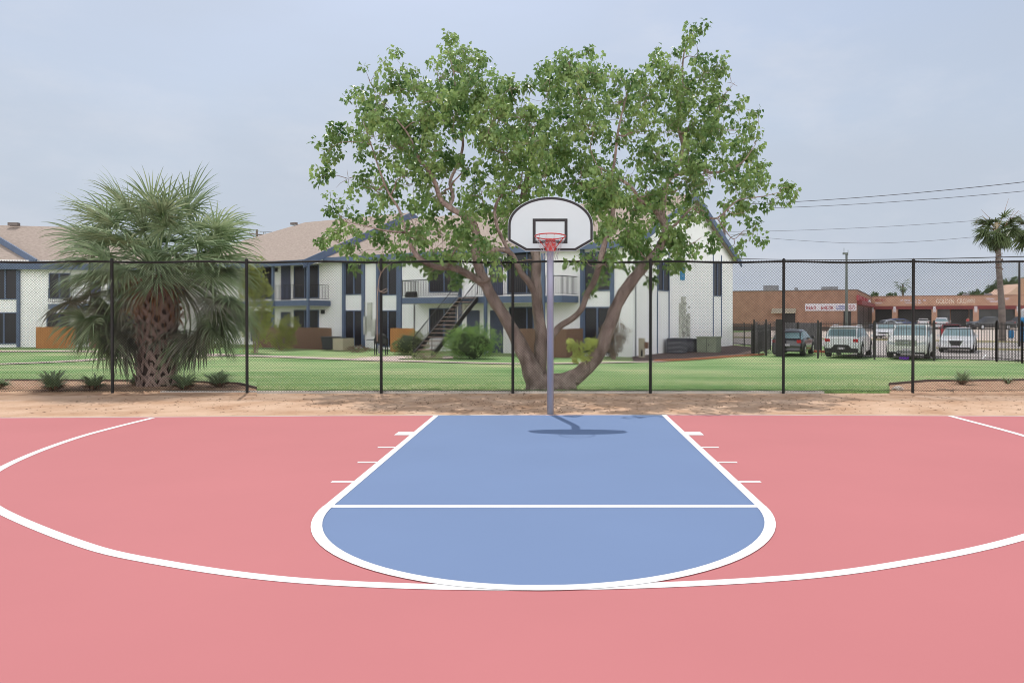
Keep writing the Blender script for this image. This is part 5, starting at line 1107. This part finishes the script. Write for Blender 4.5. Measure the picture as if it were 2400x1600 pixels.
b = MB(); b.tube([tp, tp + Vector((.5, 0, 1.2)), tp + Vector((.95, 0, 2.6))], [.03, .02, .008], 5); b.tube([tp, tp + Vector((-.6, 0, 1.0)), tp + Vector((-1.3, 0, 1.7))], [.03, .02, .008], 5); b.tube([tp, tp + Vector((-1.2, 0, 1.2)), tp + Vector((-1.7, 0, .8)), tp + Vector((-1.75, 0, .1))], [.02, .015, .012, .006], 5)
for k in (0, .35): b.tube([tp + Vector((.6, 0, .3)), tp + Vector((1.4 + k, 0, 1.6)), tp + Vector((1.9 + k, 0, 1.3)), tp + Vector((2.0 + k, 0, .4))], [.02, .015, .012, .006], 5)
b.build('bare_stalks', M['fibre'], o)
fanpalm('tall_fan_palm', 2436, 800, 62.5, 548, 2430, 2.3, 'second fan palm whose fronds poke in at the right edge', seed=9)
fanpalm('tall_fan_palm', 2116, 760, 190, 668, 2116, 2.6, 'tiny distant palm above the shopping strip roof', n=12, r0=.25, seed=12, nseg=10, g='palms far off', ns=3)
def fartree(px, ptop, D, wpx, label, seed, n=1500, sz=.5, grp='distant trees above the shop roofs'):
    base = Vector((ray(px, D), D, -.6)); o = empty('distant_tree', tuple(base), 0, label, 'tree', grp); top_ = P(px, ptop, D).z + .6; r = random.Random(seed); b = MB(); wd = wpx * D / FX / 2
    for i in range(9):
        c = Vector((r.uniform(-.75, .75) * wd, r.uniform(-.4, .4) * wd, top_ * r.uniform(.6, .93))); rad = min(wd * .5, top_ * .2) * r.uniform(.7, 1.1)
        leaf_clump(b, c, rad, n // 9, sz, r, .2, shell=.6)
    b.build('crown', M['far'], o); b = MB(); b.tube([(0, 0, -.2), (0, 0, top_ * .5), (wd * .2, 0, top_ * .7)], [.3, .22, .1], 8)
    for i in range(5): b.tube([(0, 0, top_ * .4), (r.uniform(-.5, .5) * wd, 0, top_ * .65)], [.12, .05], 5)
    b.build('trunk', M['pole'], o)
fartree(2380, 652, 176, 95, 'largest rounded distant tree at the right edge above the shops', 1, 2600, .5)
fartree(2320, 672, 178, 80, 'middle distant tree above the shops beside the right palm', 2, 2200, .5)
fartree(2268, 682, 182, 55, 'small distant tree left of the others above the shops', 3, 1400, .5)
fartree(2048, 684, 182, 30, 'distant tree just behind the brick corner', 5, 900, .5)
fartree(2096, 684, 186, 30, 'low distant bush crown left of the tiny palm', 6, 700, .5)
fartree(470, 600, 120, 190, 'tree crown far behind the big palm', 8, 1500, .4)

# ------------------------------------------------------------ small things at right
D = 62; o = empty('vacuum_station', (ray(2398, D), D, -.6), 0, 'bright blue and white rounded equipment half cut by the right edge', 'equipment'); b = MB(); b.tube([(0, 0, 0), (0, 0, .25), (0, 0, 1.2)], [.22, .2, .2], 14); b.build('stand', M['vblue'], o, smooth=True); b = MB(); b.ball((.1, 0, 1.75), .42, .42, .3, n=16, m=10); b.build('lower_dome', M['vblue'], o, smooth=True); b = MB(); b.ball((.15, 0, 2.5), .38, .38, .22, n=16, m=10); b.tube([(.15, 0, 1.9), (.15, 0, 2.5)], .28, 14); b.build('upper_dome', M['p_lgrey'], o, smooth=True)
D = 63; o = empty('blue_drum', (ray(2370, D), D, -.6), 0, 'bright blue drum standing right of the tall palm trunk', 'drum'); b = MB(); b.tube([(0, 0, .25), (0, 0, .3), (0, 0, .85), (0, 0, .9)], [.16, .19, .19, .15], 14); b.build('body', M['vblue'], o, smooth=True); b = MB(); b.tube([(0, 0, -.02), (0, 0, .26)], .06, 8); b.tube([(0, 0, .88), (0, 0, .95)], .1, 8); b.build('stand', M['sign'], o)
b = MB(); c = G(2120, 842.5, .06); rr = random.Random(2)
for i in range(9): b.ball(c + Vector((rr.uniform(-.17, .17), rr.uniform(-.08, .08), rr.uniform(-.02, .07))), .10, .07, .05, n=8, m=5, wob=.8)
b.build('crumpled_bag', M['purple'], label='crumpled bright purple plastic at the foot of the iron fence', cat='litter')
rk = MB(); rk.m = Matrix.Translation((*XY(1916, 44.0), -.6)) @ Matrix.Rotation(BA, 4, 'Z'); rk.box(-.5, .75, -.08, .08, 0, .14); rk.build('red_wheel_stop', mat('worn_red_paint', (.5, .12, .08), .8, .2, 4), label='worn red painted kerb stop between the black hatchback and the white SUV', cat='wheel stop', bevel=.02)
# walking figure in red
D = 128; pz = empty('person', (ray(2268, D), D, -.6), R(80), 'person in red top walking left of the black pickup', 'person')
def skin(name, verts, edges, rad, m, par):
    me = bpy.data.meshes.new(name); me.from_pydata(verts, edges, []); me.update(); o = bpy.data.objects.new(name, me); C.objects.link(o); o.parent = par; s_ = o.modifiers.new('skin', 'SKIN'); sv = me.skin_vertices[0].data
    for i, r_ in enumerate(rad): sv[i].radius = (r_, r_)
    sv[0].use_root = True; s2 = o.modifiers.new('sub', 'SUBSURF'); s2.levels = 1; s2.render_levels = 1; me.materials.append(m); return o
skin('body', [(0, 0, .95), (0, 0, 1.2), (0, 0, 1.42), (0, 0, 1.52), (0, 0, 1.64), (0, .09, .9), (.16, .1, .5), (.02, .1, .08), (.14, .1, .04), (0, -.09, .9), (-.04, -.1, .5), (-.28, -.1, .12), (-.18, -.1, .04), (0, .2, 1.38), (-.08, .24, 1.1), (.1, .24, .9), (0, -.2, 1.38), (.08, -.24, 1.1), (.26, -.22, .95)],
     [(0, 1), (1, 2), (2, 3), (3, 4), (0, 5), (5, 6), (6, 7), (7, 8), (0, 9), (9, 10), (10, 11), (11, 12), (2, 13), (13, 14), (14, 15), (2, 16), (16, 17), (17, 18)],
     [.13, .12, .12, .05, .1, .09, .065, .045, .04, .09, .065, .045, .04, .055, .045, .035, .055, .045, .035], M['skin'], pz)
skin('shirt', [(0, 0, .98), (0, 0, 1.2), (0, 0, 1.4), (0, .2, 1.38), (-.06, .235, 1.18), (0, -.2, 1.38), (.06, -.235, 1.18)], [(0, 1), (1, 2), (2, 3), (3, 4), (2, 5), (5, 6)], [.16, .15, .15, .075, .065, .075, .065], M['redc'], pz)
skin('trousers', [(0, 0, .95), (0, .09, .88), (.16, .1, .5), (.02, .1, .14), (0, -.09, .88), (-.04, -.1, .5), (-.27, -.1, .17)], [(0, 1), (1, 2), (2, 3), (0, 4), (4, 5), (5, 6)], [.15, .11, .085, .065, .11, .085, .065], M['jean'], pz)
b = MB(); b.ball((-.015, 0, 1.68), .115, .11, .11, n=12, m=8); b.build('hair', M['hair'], pz, smooth=True)
